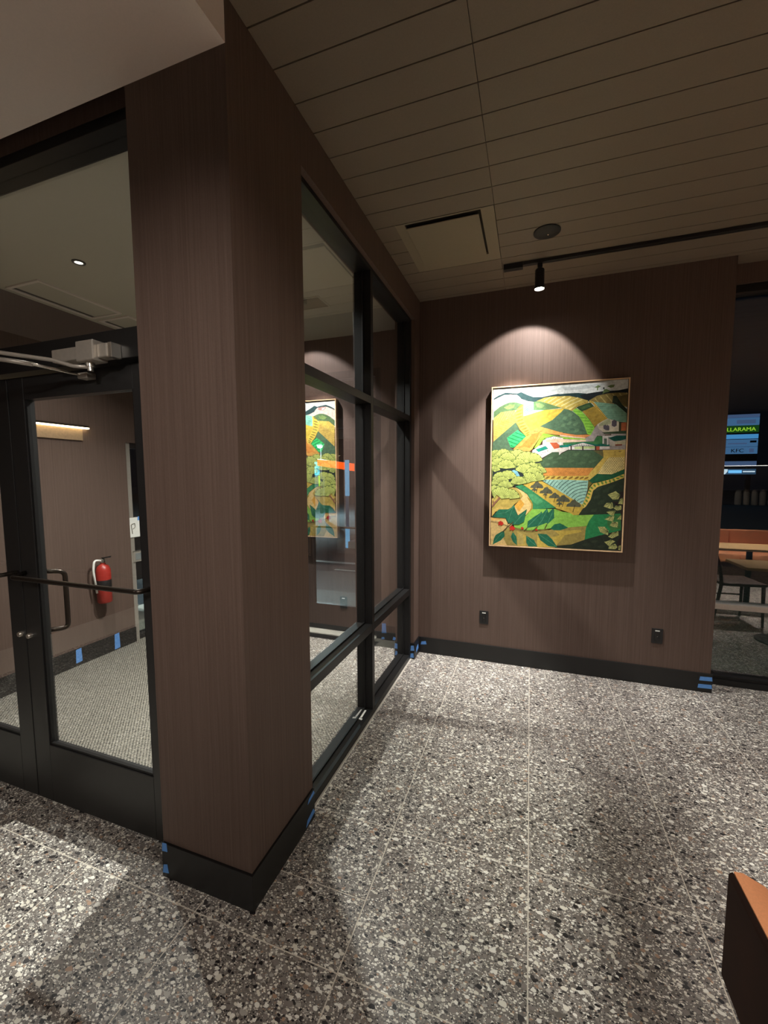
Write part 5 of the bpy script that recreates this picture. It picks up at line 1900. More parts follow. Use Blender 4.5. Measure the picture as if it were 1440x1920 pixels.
142;30,11 39,60 53,93 119,137 125,86 96,50
142;173,83 189,124 219,85 224,15 191,43
142;293,98 354,66 380,15 312,11 295,42
142;380,119 447,117 490,77 532,14 465,20 401,66
143;62,270 131,285 195,337 197,335 133,283 62,268
143;149,203 164,259 187,336 189,336 166,259 151,203
143;198,193 230,236 276,288 278,286 232,234 200,191
143;303,175 353,232 402,287 404,285 355,230 305,173
143;378,182 411,233 446,313 448,311 413,231 380,180
143;451,206 472,260 490,310 492,308 474,258 453,204
143;37,26 78,84 114,125 116,123 80,82 39,24
143;190,114 203,72 220,21 218,21 201,72 188,114
143;299,90 332,53 372,22 370,20 330,51 297,88
143;393,111 457,68 523,21 521,19 455,66 391,109
144;14,209 69,203 115,186 148,174 146,170 113,182 67,199 14,205
144;105,123 145,170 191,210 195,206 149,166 109,119
144;156,166 218,152 273,141 337,139 380,147 472,165 472,161 380,143 337,135 273,137 216,148 154,162
144;273,141 298,165 302,161 277,137
144;335,139 377,179 381,175 339,135
144;428,161 446,201 450,199 432,159
144;145,173 148,198 152,198 149,173
145;88,199 87,203 83,206 77,206 73,203 72,199 73,195 77,192 83,192 87,195
145;99,206 98,210 94,213 88,213 84,210 83,206 84,202 88,199 94,199 98,202
145;110,199 109,203 105,206 99,206 95,203 94,199 95,195 99,192 105,192 109,195
145;87,183 86,187 82,190 76,190 72,187 71,183 72,179 76,176 82,176 86,179
145;105,181 104,185 100,188 94,188 90,185 89,181 90,177 94,174 100,174 104,177
145;99,192 98,196 94,199 88,199 84,196 83,192 84,188 88,185 94,185 98,188
145;115,190 114,194 110,197 104,197 100,194 99,190 100,186 104,183 110,183 114,186
145;179,162 178,166 174,169 168,169 164,166 163,162 164,158 168,155 174,155 178,158
145;190,169 189,173 185,176 179,176 175,173 174,169 175,165 179,162 185,162 189,165
145;201,161 200,165 196,168 190,168 186,165 185,161 186,157 190,154 196,154 200,157
145;178,145 177,149 173,152 167,152 163,149 162,145 163,141 167,138 173,138 177,141
145;196,143 195,147 191,150 185,150 181,147 180,143 181,139 185,136 191,136 195,139
145;190,155 189,159 185,162 179,162 175,159 174,155 175,151 179,148 185,148 189,151
145;206,153 205,157 201,160 195,160 191,157 190,153 191,149 195,146 201,146 205,149
145;259,162 258,164 255,166 253,166 250,164 249,162 250,160 253,158 255,158 258,160
145;265,166 264,168 261,170 259,170 256,168 255,166 256,164 259,162 261,162 264,164
145;272,161 271,163 268,165 266,165 263,163 262,161 263,159 266,157 268,157 271,159
145;259,152 258,154 255,156 253,156 250,154 249,152 250,150 253,148 255,148 258,150
145;269,151 268,153 265,155 263,155 260,153 259,151 260,149 263,147 265,147 268,149
145;266,158 265,160 262,162 260,162 257,160 256,158 257,156 260,154 262,154 265,156
145;274,157 273,159 270,161 268,161 265,159 264,157 265,155 268,153 270,153 273,155
145;369,152 368,154 366,155 364,155 362,154 361,152 362,150 364,149 366,149 368,150
145;374,155 373,157 371,158 369,158 367,157 366,155 367,153 369,152 371,152 373,153
145;378,152 377,154 375,155 373,155 371,154 370,152 371,150 373,149 375,149 377,150
145;369,145 368,147 366,148 364,148 362,147 361,145 362,143 364,142 366,142 368,143
145;376,144 375,146 373,147 371,147 369,146 368,144 369,142 371,141 373,141 375,142
145;374,149 373,151 371,152 369,152 367,151 366,149 367,147 369,146 371,146 373,147
145;380,148 379,150 377,151 375,151 373,150 372,148 373,146 375,145 377,145 379,146
146;871,438 924,466 955,437 944,404 906,401
147;955,436 877,436 877,439 955,438
147;955,436 901,449 902,452 955,438
147;954,436 925,463 927,465 956,438
147;956,437 946,406 943,407 954,437
147;956,436 928,404 926,406 954,438
147;956,436 910,402 909,405 954,438
147;955,436 894,419 893,422 955,438
146;972,418 975,367 943,370 955,404
147;973,418 975,394 972,394 971,418
147;973,418 975,371 973,370 971,418
147;973,418 961,372 958,372 971,418
147;973,417 946,373 944,374 971,419
147;973,417 952,388 949,390 971,419
146;846,347 865,375 903,379 914,339 895,330
147;897,376 850,348 849,350 895,378
147;897,376 859,361 858,364 895,378
147;896,376 867,374 867,377 896,378
147;897,378 914,342 911,341 895,376
147;897,377 905,338 902,337 895,377
147;897,377 897,333 894,333 895,377
147;897,376 874,340 871,342 895,378
146;915,336 928,354 965,357 967,326 937,319
147;950,356 918,336 917,339 948,358
147;950,356 924,344 923,347 948,358
147;950,358 967,329 964,327 948,356
147;950,357 953,325 950,325 948,357
147;950,357 939,321 936,322 948,357
147;950,356 929,329 926,330 948,358
146;867,306 888,316 927,318 919,280 896,281
147;923,316 871,305 871,308 923,318
147;923,316 881,310 880,313 923,318
147;923,316 890,315 890,318 923,318
147;924,317 921,282 918,283 922,317
147;924,316 910,282 907,284 922,318
147;924,316 899,283 897,284 922,318
147;924,316 885,294 884,296 922,318
146;855,250 890,273 922,274 913,233
147;905,273 859,250 858,253 903,275
147;905,273 875,261 874,264 903,275
147;905,274 914,236 911,236 903,274
147;905,273 887,243 884,245 903,275
146;939,252 970,291 970,250
147;970,289 942,254 940,256 968,291
147;970,290 971,253 968,253 968,290
147;970,289 957,253 954,254 968,291
146;894,205 909,230 948,232 948,190 914,193
147;931,230 897,206 896,208 929,232
147;931,230 904,217 903,220 929,232
147;931,232 948,213 946,211 929,230
147;931,232 948,193 945,192 929,230
147;931,231 932,194 929,194 929,231
147;931,230 917,195 914,196 929,232
147;931,230 907,200 905,202 929,232
146;814,190 861,192 888,161 885,128 831,149
147;885,152 818,186 820,189 887,154
147;885,152 840,187 842,190 887,154
147;885,152 861,188 864,190 887,154
147;885,152 874,174 877,176 887,154
147;887,153 887,130 884,130 885,153
147;887,152 861,138 859,141 885,154
147;886,152 835,148 835,151 886,154
147;886,152 827,167 827,170 886,154
146;885,117 916,150 951,162 957,131 914,104
147;944,158 890,119 888,121 942,160
147;944,158 904,134 903,137 942,160
147;943,158 918,149 917,152 943,160
147;944,160 957,134 955,132 942,158
147;944,159 938,120 935,121 942,159
147;944,158 917,107 915,109 942,160
147;944,158 904,113 901,115 942,160
146;861,75 904,95 936,83 891,46
147;912,93 865,75 864,78 910,95
147;911,93 885,84 884,87 911,95
147;912,95 935,85 934,82 910,93
147;912,94 915,67 912,66 910,94
147;912,93 894,49 891,50 910,95
147;912,93 879,62 877,64 910,95
146;891,24 898,54 936,64 952,40 938,23
147;918,60 894,26 892,27 916,62
147;918,60 897,39 895,42 916,62
147;917,62 943,54 942,51 917,60
147;918,62 950,43 949,40 916,60
147;918,62 944,35 942,33 916,60
147;918,62 938,26 935,25 916,60
147;918,61 916,26 913,26 916,61
146;958,20 961,49 974,54 972,17
147;969,51 960,22 957,23 967,51
147;969,51 973,20 970,19 967,51
147;969,51 967,21 964,21 967,51
148;749,1244 763,1251 775,1260 795,1249 777,1240 776,1221 769,1222 769,1241
148;836,1246 860,1255 887,1255 881,1238 861,1233
148;807,1193 816,1224 833,1227 860,1212 845,1203 824,1201
149;809,1240 819,1241 820,1226 811,1227
"""

# ================================================================ PAINTING
PX0, PX1, PZ0, PZ1 = -0.312, 0.674, 1.022, 2.321
pt_ = thing('framed_painting', 'large framed landscape painting of patchwork hills and farm fields', 'painting', ((PX0 + PX1) / 2, D, PZ0))
YF = 3.523
bx('backing', PX0 + 0.012, PX1 - 0.012, YF + 0.010, D - 0.001, PZ0 + 0.012, PZ1 - 0.012, 'blackp', pt_)
cv_ = bx('canvas', PX0 + 0.0095, PX1 - 0.0095, YF + 0.0085, YF + 0.010, PZ0 + 0.0095, PZ1 - 0.0095, 'walnut', pt_)  # dark margin round the picture paints in the frame's shadow line
fw = 0.0075
for x0, x1, z0, z1 in ((PX0, PX1, PZ0, PZ0 + fw), (PX0, PX1, PZ1 - fw, PZ1), (PX0, PX0 + fw, PZ0 + fw, PZ1 - fw), (PX1 - fw, PX1, PZ0 + fw, PZ1 - fw)):
    bx('frame_bar', x0, x1, YF, D - 0.001, z0, z1, 'oak', pt_)
verts, faces, fcol, boxes = [], [], [], []
PC = [s2l(c) for c in PAINT_COLS]
layers = []
for ln in PAINT.strip().split('\n'):
    ci, pp = ln.split(';')
    pts = [tuple(float(v) / 1000 for v in q.split(',')) for q in pp.split(' ')]
    out_ = []
    for q in pts:
        if not out_ or (abs(q[0] - out_[-1][0]) + abs(q[1] - out_[-1][1])) > 1e-6:
            out_.append(q)
    if len(out_) < 3:
        continue
    xs = [q[0] for q in out_]; ys = [q[1] for q in out_]
    bb = (min(xs), max(xs), min(ys), max(ys))
    lay = 0
    for l_, o_ in boxes:
        if l_ >= lay and bb[0] < o_[1] and bb[1] > o_[0] and bb[2] < o_[3] and bb[3] > o_[2]:
            lay = l_ + 1
    boxes.append((lay, bb))
    base = len(verts)
    y = YF + 0.0083 - lay * 0.00002
    verts += [(PX0 + q[0], y, PZ0 + q[1]) for q in out_]
    faces.append(list(range(base, base + len(out_))))
    fcol.append(PC[int(ci)])
me = bpy.data.meshes.new('painted_scene')
me.from_pydata(verts, [], faces)
ca = me.color_attributes.new('Col', 'FLOAT_COLOR', 'CORNER')
li = 0
for f_, c_ in zip(faces, fcol):
    for _ in f_:
        ca.data[li].color = c_ + (1,); li += 1
me.materials.append(M['paint'])
pic = bpy.data.objects.new('painted_scene', me)
link(pic, cv_)
pic['label'] = 'painted patchwork of fields, trees and farm buildings'

# ================================================================ WALL OUTLETS
for x, lab in ((-0.347, 'dark wall outlet below the lower left of the painting'), (0.941, 'dark wall outlet right of the painting near the wall end')):
    o_ = thing('wall_outlet', lab, 'outlet', (x, D, 0.39), 'outlets on the painting wall')
    pl_ = bx('cover_plate', x - 0.037, x + 0.037, D - 0.006, D, 0.330, 0.446, 'blackp', o_, bevel=0.002)
    bx('receptacle', x - 0.017, x + 0.017, D - 0.008, D - 0.005, 0.350, 0.418, 'base', o_, bevel=0.001)
    bx('label_strip', x - 0.015, x + 0.015, D - 0.0072, D - 0.0055, 0.424, 0.432, 'white', o_)
    for dz in (0.368, 0.400):
        for dx in (-0.006, 0.006):
            bx('slot', x + dx - 0.001, x + dx + 0.001, D - 0.0086, D - 0.0078, dz - 0.004, dz + 0.004, 'plank_gap', o_)
    lt('screw', [(0.0028, 0), (0.0022, 0.0014), (0, 0.0014)], (x, D - 0.008, 0.384), 'steel', o_, axis=(0, -1, 0), n=12)

# ================================================================ BLUE TAPE
def tape(label, pts, d, curl=0.0):
    bm = bmesh.new(); prism(bm, [Vector(p) for p in pts], d)
    return tag(obj('masking_tape', bm, 'tape'), label, 'tape', 'blue masking tape on the baseboards')
def tape_y(label, x0, x1, z0, z1, y, skew=0.004):
    return tape(label, [(x0, y, z0), (x1, y, z0 + skew), (x1 - skew, y, z1), (x0 + skew, y, z1 - skew)], (0, 0.0008, 0))
def tape_x(label, y0, y1, z0, z1, x, skew=0.004):
    return tape(label, [(x, y0, z0), (x, y1, z0 + skew), (x, y1 - skew, z1), (x, y0 + skew, z1 - skew)], (-0.0008, 0, 0))
tape_y('upper blue tape piece at the right end of the painting wall baseboard', 1.222, 1.303, 0.088, 0.122, D - 0.0112)
tape_y('lower blue tape piece at the right end of the painting wall baseboard', 1.214, 1.303, 0.030, 0.064, D - 0.0112)
tape_y('blue tape on the painting wall baseboard in the left corner', -0.905, -0.850, 0.075, 0.112, D - 0.0112, 0.008)
tape_x('blue tape on the short return baseboard beside the corner', 3.452, 3.535, 0.040, 0.095, XG + 0.0115, 0.012)
tape_y('upper blue tape at the end of the return baseboard by the glazing', -0.955, -0.921, 0.075, 0.125, 3.3988)
tape_y('lower blue tape at the end of the return baseboard by the glazing', -0.957, -0.925, 0.012, 0.055, 3.3988)
tape_y('upper blue tape at the left end of the pier baseboard', -1.352, -1.324, 0.112, 0.150, YP - 0.0112, 0.003)
tape_y('lower blue tape at the left end of the pier baseboard', -1.353, -1.322, 0.018, 0.060, YP - 0.0112, 0.006)
tape_x('upper blue tape at the glazing end of the pier baseboard', 1.548, 1.612, 0.112, 0.140, XG + 0.0115, 0.010)
tape_x('lower blue tape at the glazing end of the pier baseboard', 1.530, 1.612, 0.014, 0.054, XG + 0.0115, 0.014)
tape_x('blue tape on the vestibule side wall baseboard seen through the door', 2.325, 2.378, 0.030, 0.150, XV + 0.0115)
tape_x('blue tape at the end of the vestibule side wall baseboard', 2.672, 2.726, 0.012, 0.158, XV + 0.0115)
tape_y('tall blue tape beside the exterior door seen through the glazing', -1.338, -1.290, 0.072, 0.172, YE - 0.0232)
tape_y('small blue tape at floor level beside the exterior door', -1.342, -1.308, 0.008, 0.034, YE - 0.0232)
tape('blue tape on the vestibule side of the far glazing jamb', [(-1.0765, 3.375, 0.03), (-1.0765, 3.405, 0.03), (-1.0765, 3.405, 0.155), (-1.0765, 3.375, 0.15)], (-0.0008, 0, 0))
# loose white strip on the sill
bm = bmesh.new()
prism(bm, [(-1.004, 2.450, 0.0462), (-0.992, 2.448, 0.0462), (-0.988, 2.36, 0.0462), (-1.002, 2.362, 0.0462)], (0, 0, 0.0012))
prism(bm, [(-1.003, 2.358, 0.0462), (-0.978, 2.350, 0.0462), (-0.98, 2.335, 0.0462), (-1.003, 2.342, 0.0462)], (0, 0, 0.002))
tag(obj('plastic_strip', bm, 'white'), 'loose white plastic strip on the glazing sill beside the mullion', 'strip')

# ================================================================ VESTIBULE THINGS
fe = thing('fire_extinguisher', 'small red fire extinguisher on the vestibule side wall behind the push bar', 'fire extinguisher', (XV + 0.075, 2.56, 0.5))
c0 = (XV + 0.075, 2.56, 0.50)
lt('cylinder', [(0.0, 0), (0.05, 0.002), (0.057, 0.012), (0.057, 0.29), (0.045, 0.325), (0.02, 0.345), (0.018, 0.36), (0, 0.36)], c0, 'red', fe, n=28)
lt('label_band', [(0.0575, 0.13), (0.0580, 0.131), (0.0580, 0.205), (0.0575, 0.206)], c0, 'blackp', fe, n=28)
lt('valve', [(0.020, 0.358), (0.020, 0.385), (0.012, 0.395), (0.0, 0.397)], c0, 'steel', fe, n=16)
bm = bmesh.new(); prism(bm, [(c0[0], c0[1] - 0.012, c0[2] + 0.39), (c0[0], c0[1] + 0.012, c0[2] + 0.39), (c0[0], c0[1] + 0.012, c0[2] + 0.402), (c0[0], c0[1] - 0.012, c0[2] + 0.402)], (0.09, 0, 0.018))
obj('handle', bm, 'blackp', fe)
tb('hose', rounded([(c0[0], c0[1] - 0.015, c0[2] + 0.375), (c0[0], c0[1] - 0.075, c0[2] + 0.39), (c0[0], c0[1] - 0.088, c0[2] + 0.30), (c0[0], c0[1] - 0.066, c0[2] + 0.10)], 0.03), 0.009, 'white', fe)
bx('bracket', XV, XV + 0.02, 2.53, 2.59, 0.60, 0.74, 'blackp', fe)

wl = thing('linear_wall_light', 'thin lit linear light over a panel on the vestibule side wall', 'wall light', (XV, 2.3, 2.02))
bx('light_bar', XV + 0.0, XV + 0.03, 1.75, 2.546, 2.024, 2.040, 'bronze', wl)
bx('diffuser', XV + 0.002, XV + 0.034, 1.752, 2.544, 2.014, 2.024, 'led', wl)
M['panel'] = plain('tan_wall_panel', (150, 124, 96), 0.6)
bx('panel', XV + 0.0, XV + 0.012, 1.77, 2.50, 1.915, 2.010, 'panel', wl)

pn = thing('paper_notice', 'white paper notice taped on the vestibule side glazing', 'notice', (XV, 2.94, 1.02))
bx('sheet', XV - 0.004, XV - 0.003, 2.868, 3.02, 1.025, 1.215, 'white', pn)
bm = bmesh.new(); prism(bm, [(XV - 0.002, 2.985, 1.185), (XV - 0.002, 3.03, 1.185), (XV - 0.002, 3.03, 1.222), (XV - 0.002, 2.99, 1.222)], (-0.0006, 0, 0))
obj('tape', bm, 'tape', pn)
tb('printed_mark', rounded([(XV - 0.002, 2.925, 1.06), (XV - 0.002, 2.915, 1.15), (XV - 0.002, 2.955, 1.16), (XV - 0.002, 2.955, 1.12), (XV - 0.002, 2.93, 1.105)], 0.01), 0.004, 'steel', pn, n=6)
bx('holder', XV - 0.011, XV - 0.005, 2.866, 3.022, 1.022, 1.218, 'silver', pn)
pb = thing('door_push_plate', 'square grey push plate on the dark rail of the vestibule side glazing', 'push plate', (XV, 2.98, 0.84))
bx('plate', XV - 0.012, XV - 0.002, 2.925, 3.03, 0.78, 0.885, 'silver', pb, bevel=0.002)
bx('rim', XV - 0.0125, XV + 0.001, 2.92, 3.035, 0.885, 0.891, 'steel', pb)
bx('button', XV - 0.002, XV + 0.001, 2.945, 3.01, 0.80, 0.865, 'conc', pb, bevel=0.001)

# ================================================================ DINING FURNITURE
# tub chair at the lower right: walnut back shell, orange upholstery
ch = thing('lounge_chair', 'orange upholstered lounge chair with dark wooden back at lower right', 'chair', (0.68, 0.62, 0))
bm = bmesh.new(); prism(bm, [(0.373, 0.90, 0.636), (0.373, 0.90, 0.848), (0.380, 0.90, 0.856), (0.402, 0.90, 0.636)], (0, -0.60, 0))
obj('back_shell', bm, 'shell', ch, bevel=0.003)
bm = bmesh.new()
rows = []
for i in range(9):
    y = 0.897 - 0.594 * i / 8
    rows.append([bm.verts.new(p) for p in ((0.3805, y, 0.857), (0.395, y, 0.858), (0.43, y, 0.842), (0.49, y, 0.75), (0.525, y, 0.60), (0.53, y, 0.44), (0.47, y, 0.43), (0.403, y, 0.62))])
for p_, q_ in zip(rows, rows[1:]):
    for k in range(8):
        bm.faces.new((p_[k], p_[(k + 1) % 8], q_[(k + 1) % 8], q_[k]))
bm.faces.new(rows[0]); bm.faces.new(rows[-1][::-1])
obj('back_cushion', bm, 'orange', ch, smooth=True).modifiers.new('split', 'EDGE_SPLIT').split_angle = R(50)
bx('seat_cushion', 0.50, 0.98, 0.33, 0.87, 0.36, 0.46, 'orange', ch, bevel=0.03)
bx('seat_frame', 0.42, 0.97, 0.33, 0.87, 0.31, 0.36, 'walnut', ch, bevel=0.004)
for lx, ly, tx, ty, top in ((0.52, 0.80, 0.425, 0.74, 0.60), (0.52, 0.40, 0.425, 0.46, 0.60), (0.94, 0.85, 0.95, 0.86, 0.33), (0.94, 0.35, 0.95, 0.34, 0.33)):
    tb('leg', [(lx, ly, 0), (tx, ty, top)], [0.012, 0.019], 'walnut', ch)

def dining_table(x, y, w, d, label):
    t = thing('dining_table', label, 'table', (x, y, 0), 'wooden dining tables by the bench')
    bx('top', x - w / 2, x + w / 2, y - d / 2, y + d / 2, 0.722, 0.750, 'wood', t, bevel=0.004)
    lt('column', [(0.03, 0.02), (0.03, 0.70), (0.09, 0.722)], (x, y, 0), 'blackp', t, n=20)
    lt('foot', [(0.0, 0.0), (0.20, 0.0), (0.20, 0.012), (0.04, 0.03), (0.0, 0.03)], (x, y, 0), 'blackp', t, n=36)
dining_table(2.32, 2.66, 0.80, 0.46, 'light wood dining table nearest the right window')
dining_table(2.52, 1.45, 0.90, 0.50, 'light wood dining table between the chair and the orange bench')

def dining_chair(x, y, rz, label):
    t = thing('dining_chair', label, 'chair', (0, 0, 0), 'dark wooden dining chairs')
    bx('seat', -0.21, 0.21, -0.21, 0.20, 0.43, 0.465, 'walnut', t, bevel=0.012)
    for sx in (-1, 1):
        tb('leg', [(sx * 0.20, -0.19, 0), (sx * 0.185, -0.185, 0.44)], [0.012, 0.018], 'walnut', t)
        tb('leg', [(sx * 0.20, 0.27, 0), (sx * 0.19, 0.20, 0.45), (sx * 0.20, 0.23, 0.65), (sx * 0.22, 0.29, 0.80)], [0.012, 0.018, 0.015, 0.013], 'walnut', t)
        tb('stretcher', [(sx * 0.195, -0.187, 0.25), (sx * 0.196, 0.235, 0.25)], 0.009, 'walnut', t)
    tb('back_rail', [(-0.22, 0.285, 0.775), (-0.11, 0.325, 0.78), (0.0, 0.335, 0.78), (0.11, 0.325, 0.78), (0.22, 0.285, 0.775)], 0.022, 'walnut', t)
    t.location = (x, y, 0); t.rotation_euler = (0, 0, rz)
dining_chair(2.14, 2.06, R(84), 'dark wooden dining chair between the two light wood tables')
dining_chair(3.55, 1.55, R(-8), 'dark wooden dining chair at the far right beside the bench')

bn = thing('upholstered_bench', 'long orange upholstered bench along the tables', 'bench', (3.6, -0.2, 0))
bx('plinth', 2.3, 4.9, -0.30, 0.12, 0.0, 0.32, 'walnut', bn)
for k in range(4):
    x0 = 2.3 + k * 0.65
    bx('seat_cushion', x0 + 0.003, x0 + 0.647, -0.24, 0.16, 0.32, 0.45, 'orange', bn, bevel=0.02)
    bx('back_cushion', x0 + 0.003, x0 + 0.647, -0.36, -0.24, 0.32, 0.765, 'orange', bn, bevel=0.02)

# back counter with jars and a lit shelf, seen mirrored in the right window
bc = thing('back_counter', 'dark counter along the back wall mirrored in the right window', 'counter', (4.9, -4.35, 0))
bx('carcass', 3.6, 5.8, -4.59, -4.15, 0.0, 0.88, 'walnut', bc)
bx('worktop', 3.58, 5.82, -4.595, -4.12, 0.88, 0.92, 'blackp', bc, bevel=0.004)
ws = thing('wall_shelf', 'thin lit wall shelf above the back counter mirrored in the window', 'shelf', (4.9, -4.45, 1.83))
bx('board', 3.6, 5.8, -4.598, -4.38, 1.84, 1.865, 'walnut', ws)
M['shelf_led'] = emit('lit_shelf_edge', (255, 250, 240), 5.0)
bx('light_strip', 3.6, 5.8, -4.384, -4.374, 1.825, 1.84, 'shelf_led', ws)
for k, nth in enumerate(('first', 'second', 'third', 'fourth', 'fifth')):
    x = 4.62 + k * 0.155
    t = thing('storage_jar', nth + ' storage jar from the left on the back counter mirrored in the window', 'jar', (x, -4.36, 0.92), 'jars in a row on the back counter')
    lt('body', [(0.0, 0.0), (0.058, 0.002), (0.062, 0.02), (0.062, 0.26), (0.048, 0.30), (0.048, 0.315)], (x, -4.36, 0.921), 'stone', t, n=20)
    lt('lid', [(0.054, 0.312), (0.056, 0.316), (0.056, 0.355), (0.050, 0.362), (0.0, 0.364)], (x, -4.36, 0.921), 'steel', t, n=20)

# ================================================================ OUTSIDE
struct(bx('ground_asphalt', -40, 60, YE + 0.16, 60, -0.30, -0.10, 'asphalt'), 'asphalt parking lot outside')
struct(bx('ground_side', -40, XV - 0.16, -6, YE + 0.16, -0.30, -0.05, 'asphalt'), 'paved ground beside the vestibule')
struct(bx('ground_walk', XV - 0.16, XR, YE + 0.12, 5.2, -0.20, -0.012, 'conc'), 'concrete walk outside the door')
struct(bx('ground_grass', XR, 8, YE + 0.12, 9, -0.20, -0.03, 'grass'), 'grass strip outside the right window')
tag(bx('parking_line', -4.6, -2.6, 7.30, 7.42, -0.0995, -0.092, 'white'), 'pale painted line across the parking lot farther from the door', 'line')
tag(bx('parking_line', -3.35, -2.4, 6.74, 6.80, -0.0995, -0.093, 'stone'), 'short thin painted line on the parking lot nearer the door', 'line')

sl = thing('street_lamp', 'bright street lamp on a tall pole outside the exterior door', 'street lamp', (-8.5, 16, -0.1))
lt('pole', [(0.07, 0), (0.045, 3.3)], (-9.2, 17.3, -0.1), 'blackp', sl, n=14)
tb('arm', [(-9.2, 17.3, 3.15), (-8.55, 16.1, 2.97)], 0.03, 'blackp', sl)
bx('head', -8.66, -8.40, 15.9, 16.15, 2.93, 3.0, 'blackp', sl)
M['lamp_head'] = emit('street_lamp_lens', (214, 240, 255), 40.0)
lt('lens', [(0.0, -0.10), (0.08, -0.07), (0.11, 0.0), (0.0, 0.0)], (-8.54, 15.98, 2.93), 'lamp_head', sl, n=24)
d_ = bpy.data.lights.new('lamp', 'POINT'); d_.energy = 2500; d_.color = (0.72, 0.88, 1.0); d_.shadow_soft_size = 0.15
o_ = bpy.data.objects.new('lamp', d_); o_.location = (-8.5, 15.85, 2.74); link(o_, sl)
d_ = bpy.data.lights.new('lamp', 'SPOT'); d_.energy = 850; d_.color = (0.72, 0.86, 1.0); d_.spot_size = R(140); d_.spot_blend = 0.8; d_.shadow_soft_size = 0.1
wp = thing('added_ground_light', 'added exterior light above the entrance brightening the ground outside', 'wall light', (-3.2, YE + 0.18, 3.2))  # added unseen lamp to put more light on the asphalt
bx('housing', -3.35, -3.05, YE + 0.11, YE + 0.30, 3.2, 3.34, 'blackp', wp)
bx('lens', -3.32, -3.08, YE + 0.13, YE + 0.28, 3.195, 3.20, 'lamp_head', wp)
o_ = bpy.data.objects.new('lamp', d_); o_.location = (-3.2, YE + 0.24, 3.17); link(o_, wp)

M['orange_lit'] = emit('lit_orange_fascia', (255, 88, 16), 4.0)
M['orange_edge'] = emit('lit_orange_edge', (255, 130, 60), 1.5)
M['blue_lit'] = emit('lit_pale_blue', (120, 196, 255), 1.5)
M['blue_dim'] = emit('lit_dim_blue', (90, 130, 170), 0.35)
M['cyan_lit'] = emit('lit_cyan', (96, 224, 240), 0.9)
M['green_lit'] = emit('lit_green', (34, 84, 30), 0.7)
M['lime_lit'] = emit('lit_lime', (170, 220, 60), 1.2)
M['white_lit'] = emit('lit_white', (226, 240, 255), 1.2)
M['skyb_lit'] = emit('lit_sky_blue', (84, 160, 226), 1.0)
M['greyb_lit'] = emit('lit_grey_blue', (96, 120, 168), 0.62)
M['steelb_lit'] = emit('lit_steel_blue', (88, 134, 186), 0.72)
M['dark_text'] = plain('dark_sign_letters', (30, 40, 52), 0.6)
fa = thing('lit_orange_fascia', 'long glowing orange fascia band outside beyond the exterior door', 'sign', (-6.2, 14, 1.5))
def fseg(x0, x1):
    z = lambda x: 2.271 + (x + 7.597) * (2.070 - 2.271) / 1.594
    hh = lambda x: 0.240 + (x + 7.597) * 0.031 / 1.594
    bm = bmesh.new(); prism(bm, [(x0, 14, z(x0) - hh(x0)), (x1, 14, z(x1) - hh(x1)), (x1, 14, z(x1)), (x0, 14, z(x0))], (0, 0.25, 0))
    return obj('panel', bm, 'orange_lit', fa)
for a, b_ in ((-7.60, -7.09), (-7.07, -6.25), (-6.23, -5.5), (-5.48, -4.6)):
    fseg(a, b_)
for x in (-7.3, -4.8):
    bx('post', x - 0.05, x + 0.05, 14.1, 14.2, -0.1, 2.0, 'blackp', fa)
so = thing('lit_totem', 'tall pale blue lit totem on a white block outside the door', 'sign', (-4.1, 9, -0.1))
bx('light_box', -4.155, -4.075, 9.0, 9.08, 1.15, 2.0, 'blue_lit', so)
bx('post', -4.145, -4.085, 9.0, 9.06, 0.40, 1.15, 'blue_dim', so)
bx('lower_light', -4.15, -4.07, 8.98, 9.06, -0.1, 0.40, 'blue_lit', so)
bx('block', -4.07, -3.5, 8.95, 9.4, -0.1, 0.06, 'white', so)
fp = thing('fuel_pump', 'white fuel pump with lit cyan number boxes far outside', 'fuel pump', (-10.9, 20, -0.1))
bx('cabinet', -11.26, -10.46, 20.05, 20.5, -0.1, 1.67, 'conc', fp)
b1_ = bx('number_box', -11.18, -10.80, 20.0, 20.15, 2.05, 2.42, 'cyan_lit', fp)
b2_ = bx('number_box', -11.06, -10.80, 20.0, 20.15, 1.70, 2.02, 'cyan_lit', fp)
bx('digit_bar', -11.03, -10.95, 19.99, 20.0, 2.18, 2.30, 'dark_text', b1_)
bx('digit_bar', -10.97, -10.88, 19.99, 20.0, 1.92, 1.95, 'dark_text', b2_)
bx('digit_bar', -10.91, -10.88, 19.99, 20.0, 1.78, 1.92, 'dark_text', b2_)
bx('screen', -11.22, -11.18, 20.0, 20.05, 1.10, 1.67, 'white_lit', fp)
bx('screen', -10.80, -10.62, 20.0, 20.05, 1.10, 1.66, 'lime_lit', fp)

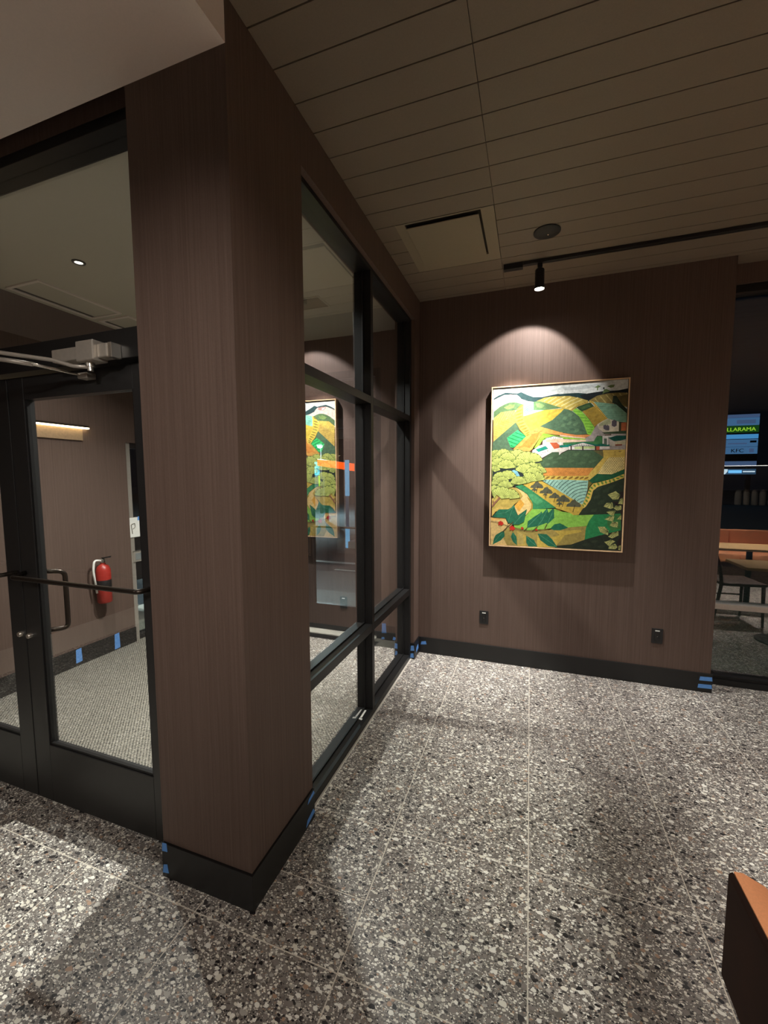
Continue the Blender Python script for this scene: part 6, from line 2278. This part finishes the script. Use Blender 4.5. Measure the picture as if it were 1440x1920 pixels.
# tenant sign seen through the right window
def text_mesh(name, body, size, loc, mat, parent, rz=0, sx=1.0):
    cu = bpy.data.curves.new(name, 'FONT'); cu.body = body; cu.size = size; cu.extrude = 0.01; cu.align_x = 'LEFT'
    o = bpy.data.objects.new(name, cu); col.objects.link(o)
    dg = bpy.context.evaluated_depsgraph_get()
    me_ = bpy.data.meshes.new_from_object(o.evaluated_get(dg))
    bpy.data.objects.remove(o)
    for v in me_.vertices:
        v.co = Vector((v.co.x * sx, -v.co.z, v.co.y))
    me_.materials.clear(); me_.materials.append(M[mat])
    t = bpy.data.objects.new(name, me_); t.location = loc; t.rotation_euler = (0, 0, rz)
    return link(t, parent)
sg = thing('tenant_sign', 'tall stacked shop sign with green and blue lit panels outside the window', 'sign', (11.4, 30, -0.1))
SX0, SX1 = 10.3, 12.38
bx('post', 10.5, 10.7, 30.1, 30.3, -0.1, 5.2, 'blackp', sg); bx('post', 12.0, 12.2, 30.1, 30.3, -0.1, 5.2, 'blackp', sg)
def panel(z0, z1, mat):
    return bx('sign_panel', SX0, SX1, 30.0, 30.1, z0, z1, mat, sg)
panel(4.98, 5.16, 'greyb_lit')
q = panel(4.53, 4.96, 'steelb_lit'); bx('text_bar', 11.3, 12.2, 29.985, 30.0, 4.62, 4.84, 'greyb_lit', q)
q = panel(4.115, 4.51, 'green_lit'); text_mesh('lettering', 'DOLLARAMA', 0.30, (10.34, 29.98, 4.20), 'lime_lit', q, sx=1.06)
panel(3.76, 4.01, 'skyb_lit')
q = panel(3.30, 3.72, 'steelb_lit'); bx('text_bar', 10.95, 11.85, 29.985, 30.0, 3.44, 3.52, 'greyb_lit', q); bx('text_bar', 12.0, 12.3, 29.985, 30.0, 3.52, 3.64, 'dark_text', q)
q = panel(2.88, 3.28, 'steelb_lit'); text_mesh('lettering', 'KFC', 0.30, (11.1, 29.98, 2.97), 'dark_text', q, sx=1.15); bx('text_bar', 11.98, 12.2, 29.985, 30.0, 2.96, 3.18, 'greyb_lit', q)
panel(2.48, 2.80, 'blackp')
panel(2.17, 2.45, 'greyb_lit')
q = panel(1.68, 2.00, 'blue_dim')
bm = bmesh.new(); prism(bm, [(10.72, 29.985, 1.69), (10.90, 29.985, 1.69), (11.02, 29.985, 1.86), (11.02, 29.985, 1.99), (10.72, 29.985, 1.99)], (0, 0.015, 0)); obj('logo', bm, 'white_lit', q)
bx('text_bar', 11.06, 11.70, 29.985, 30.0, 1.76, 1.93, 'blue_lit', q); bx('text_bar', 11.76, 12.33, 29.985, 30.0, 1.81, 1.88, 'white_lit', q)
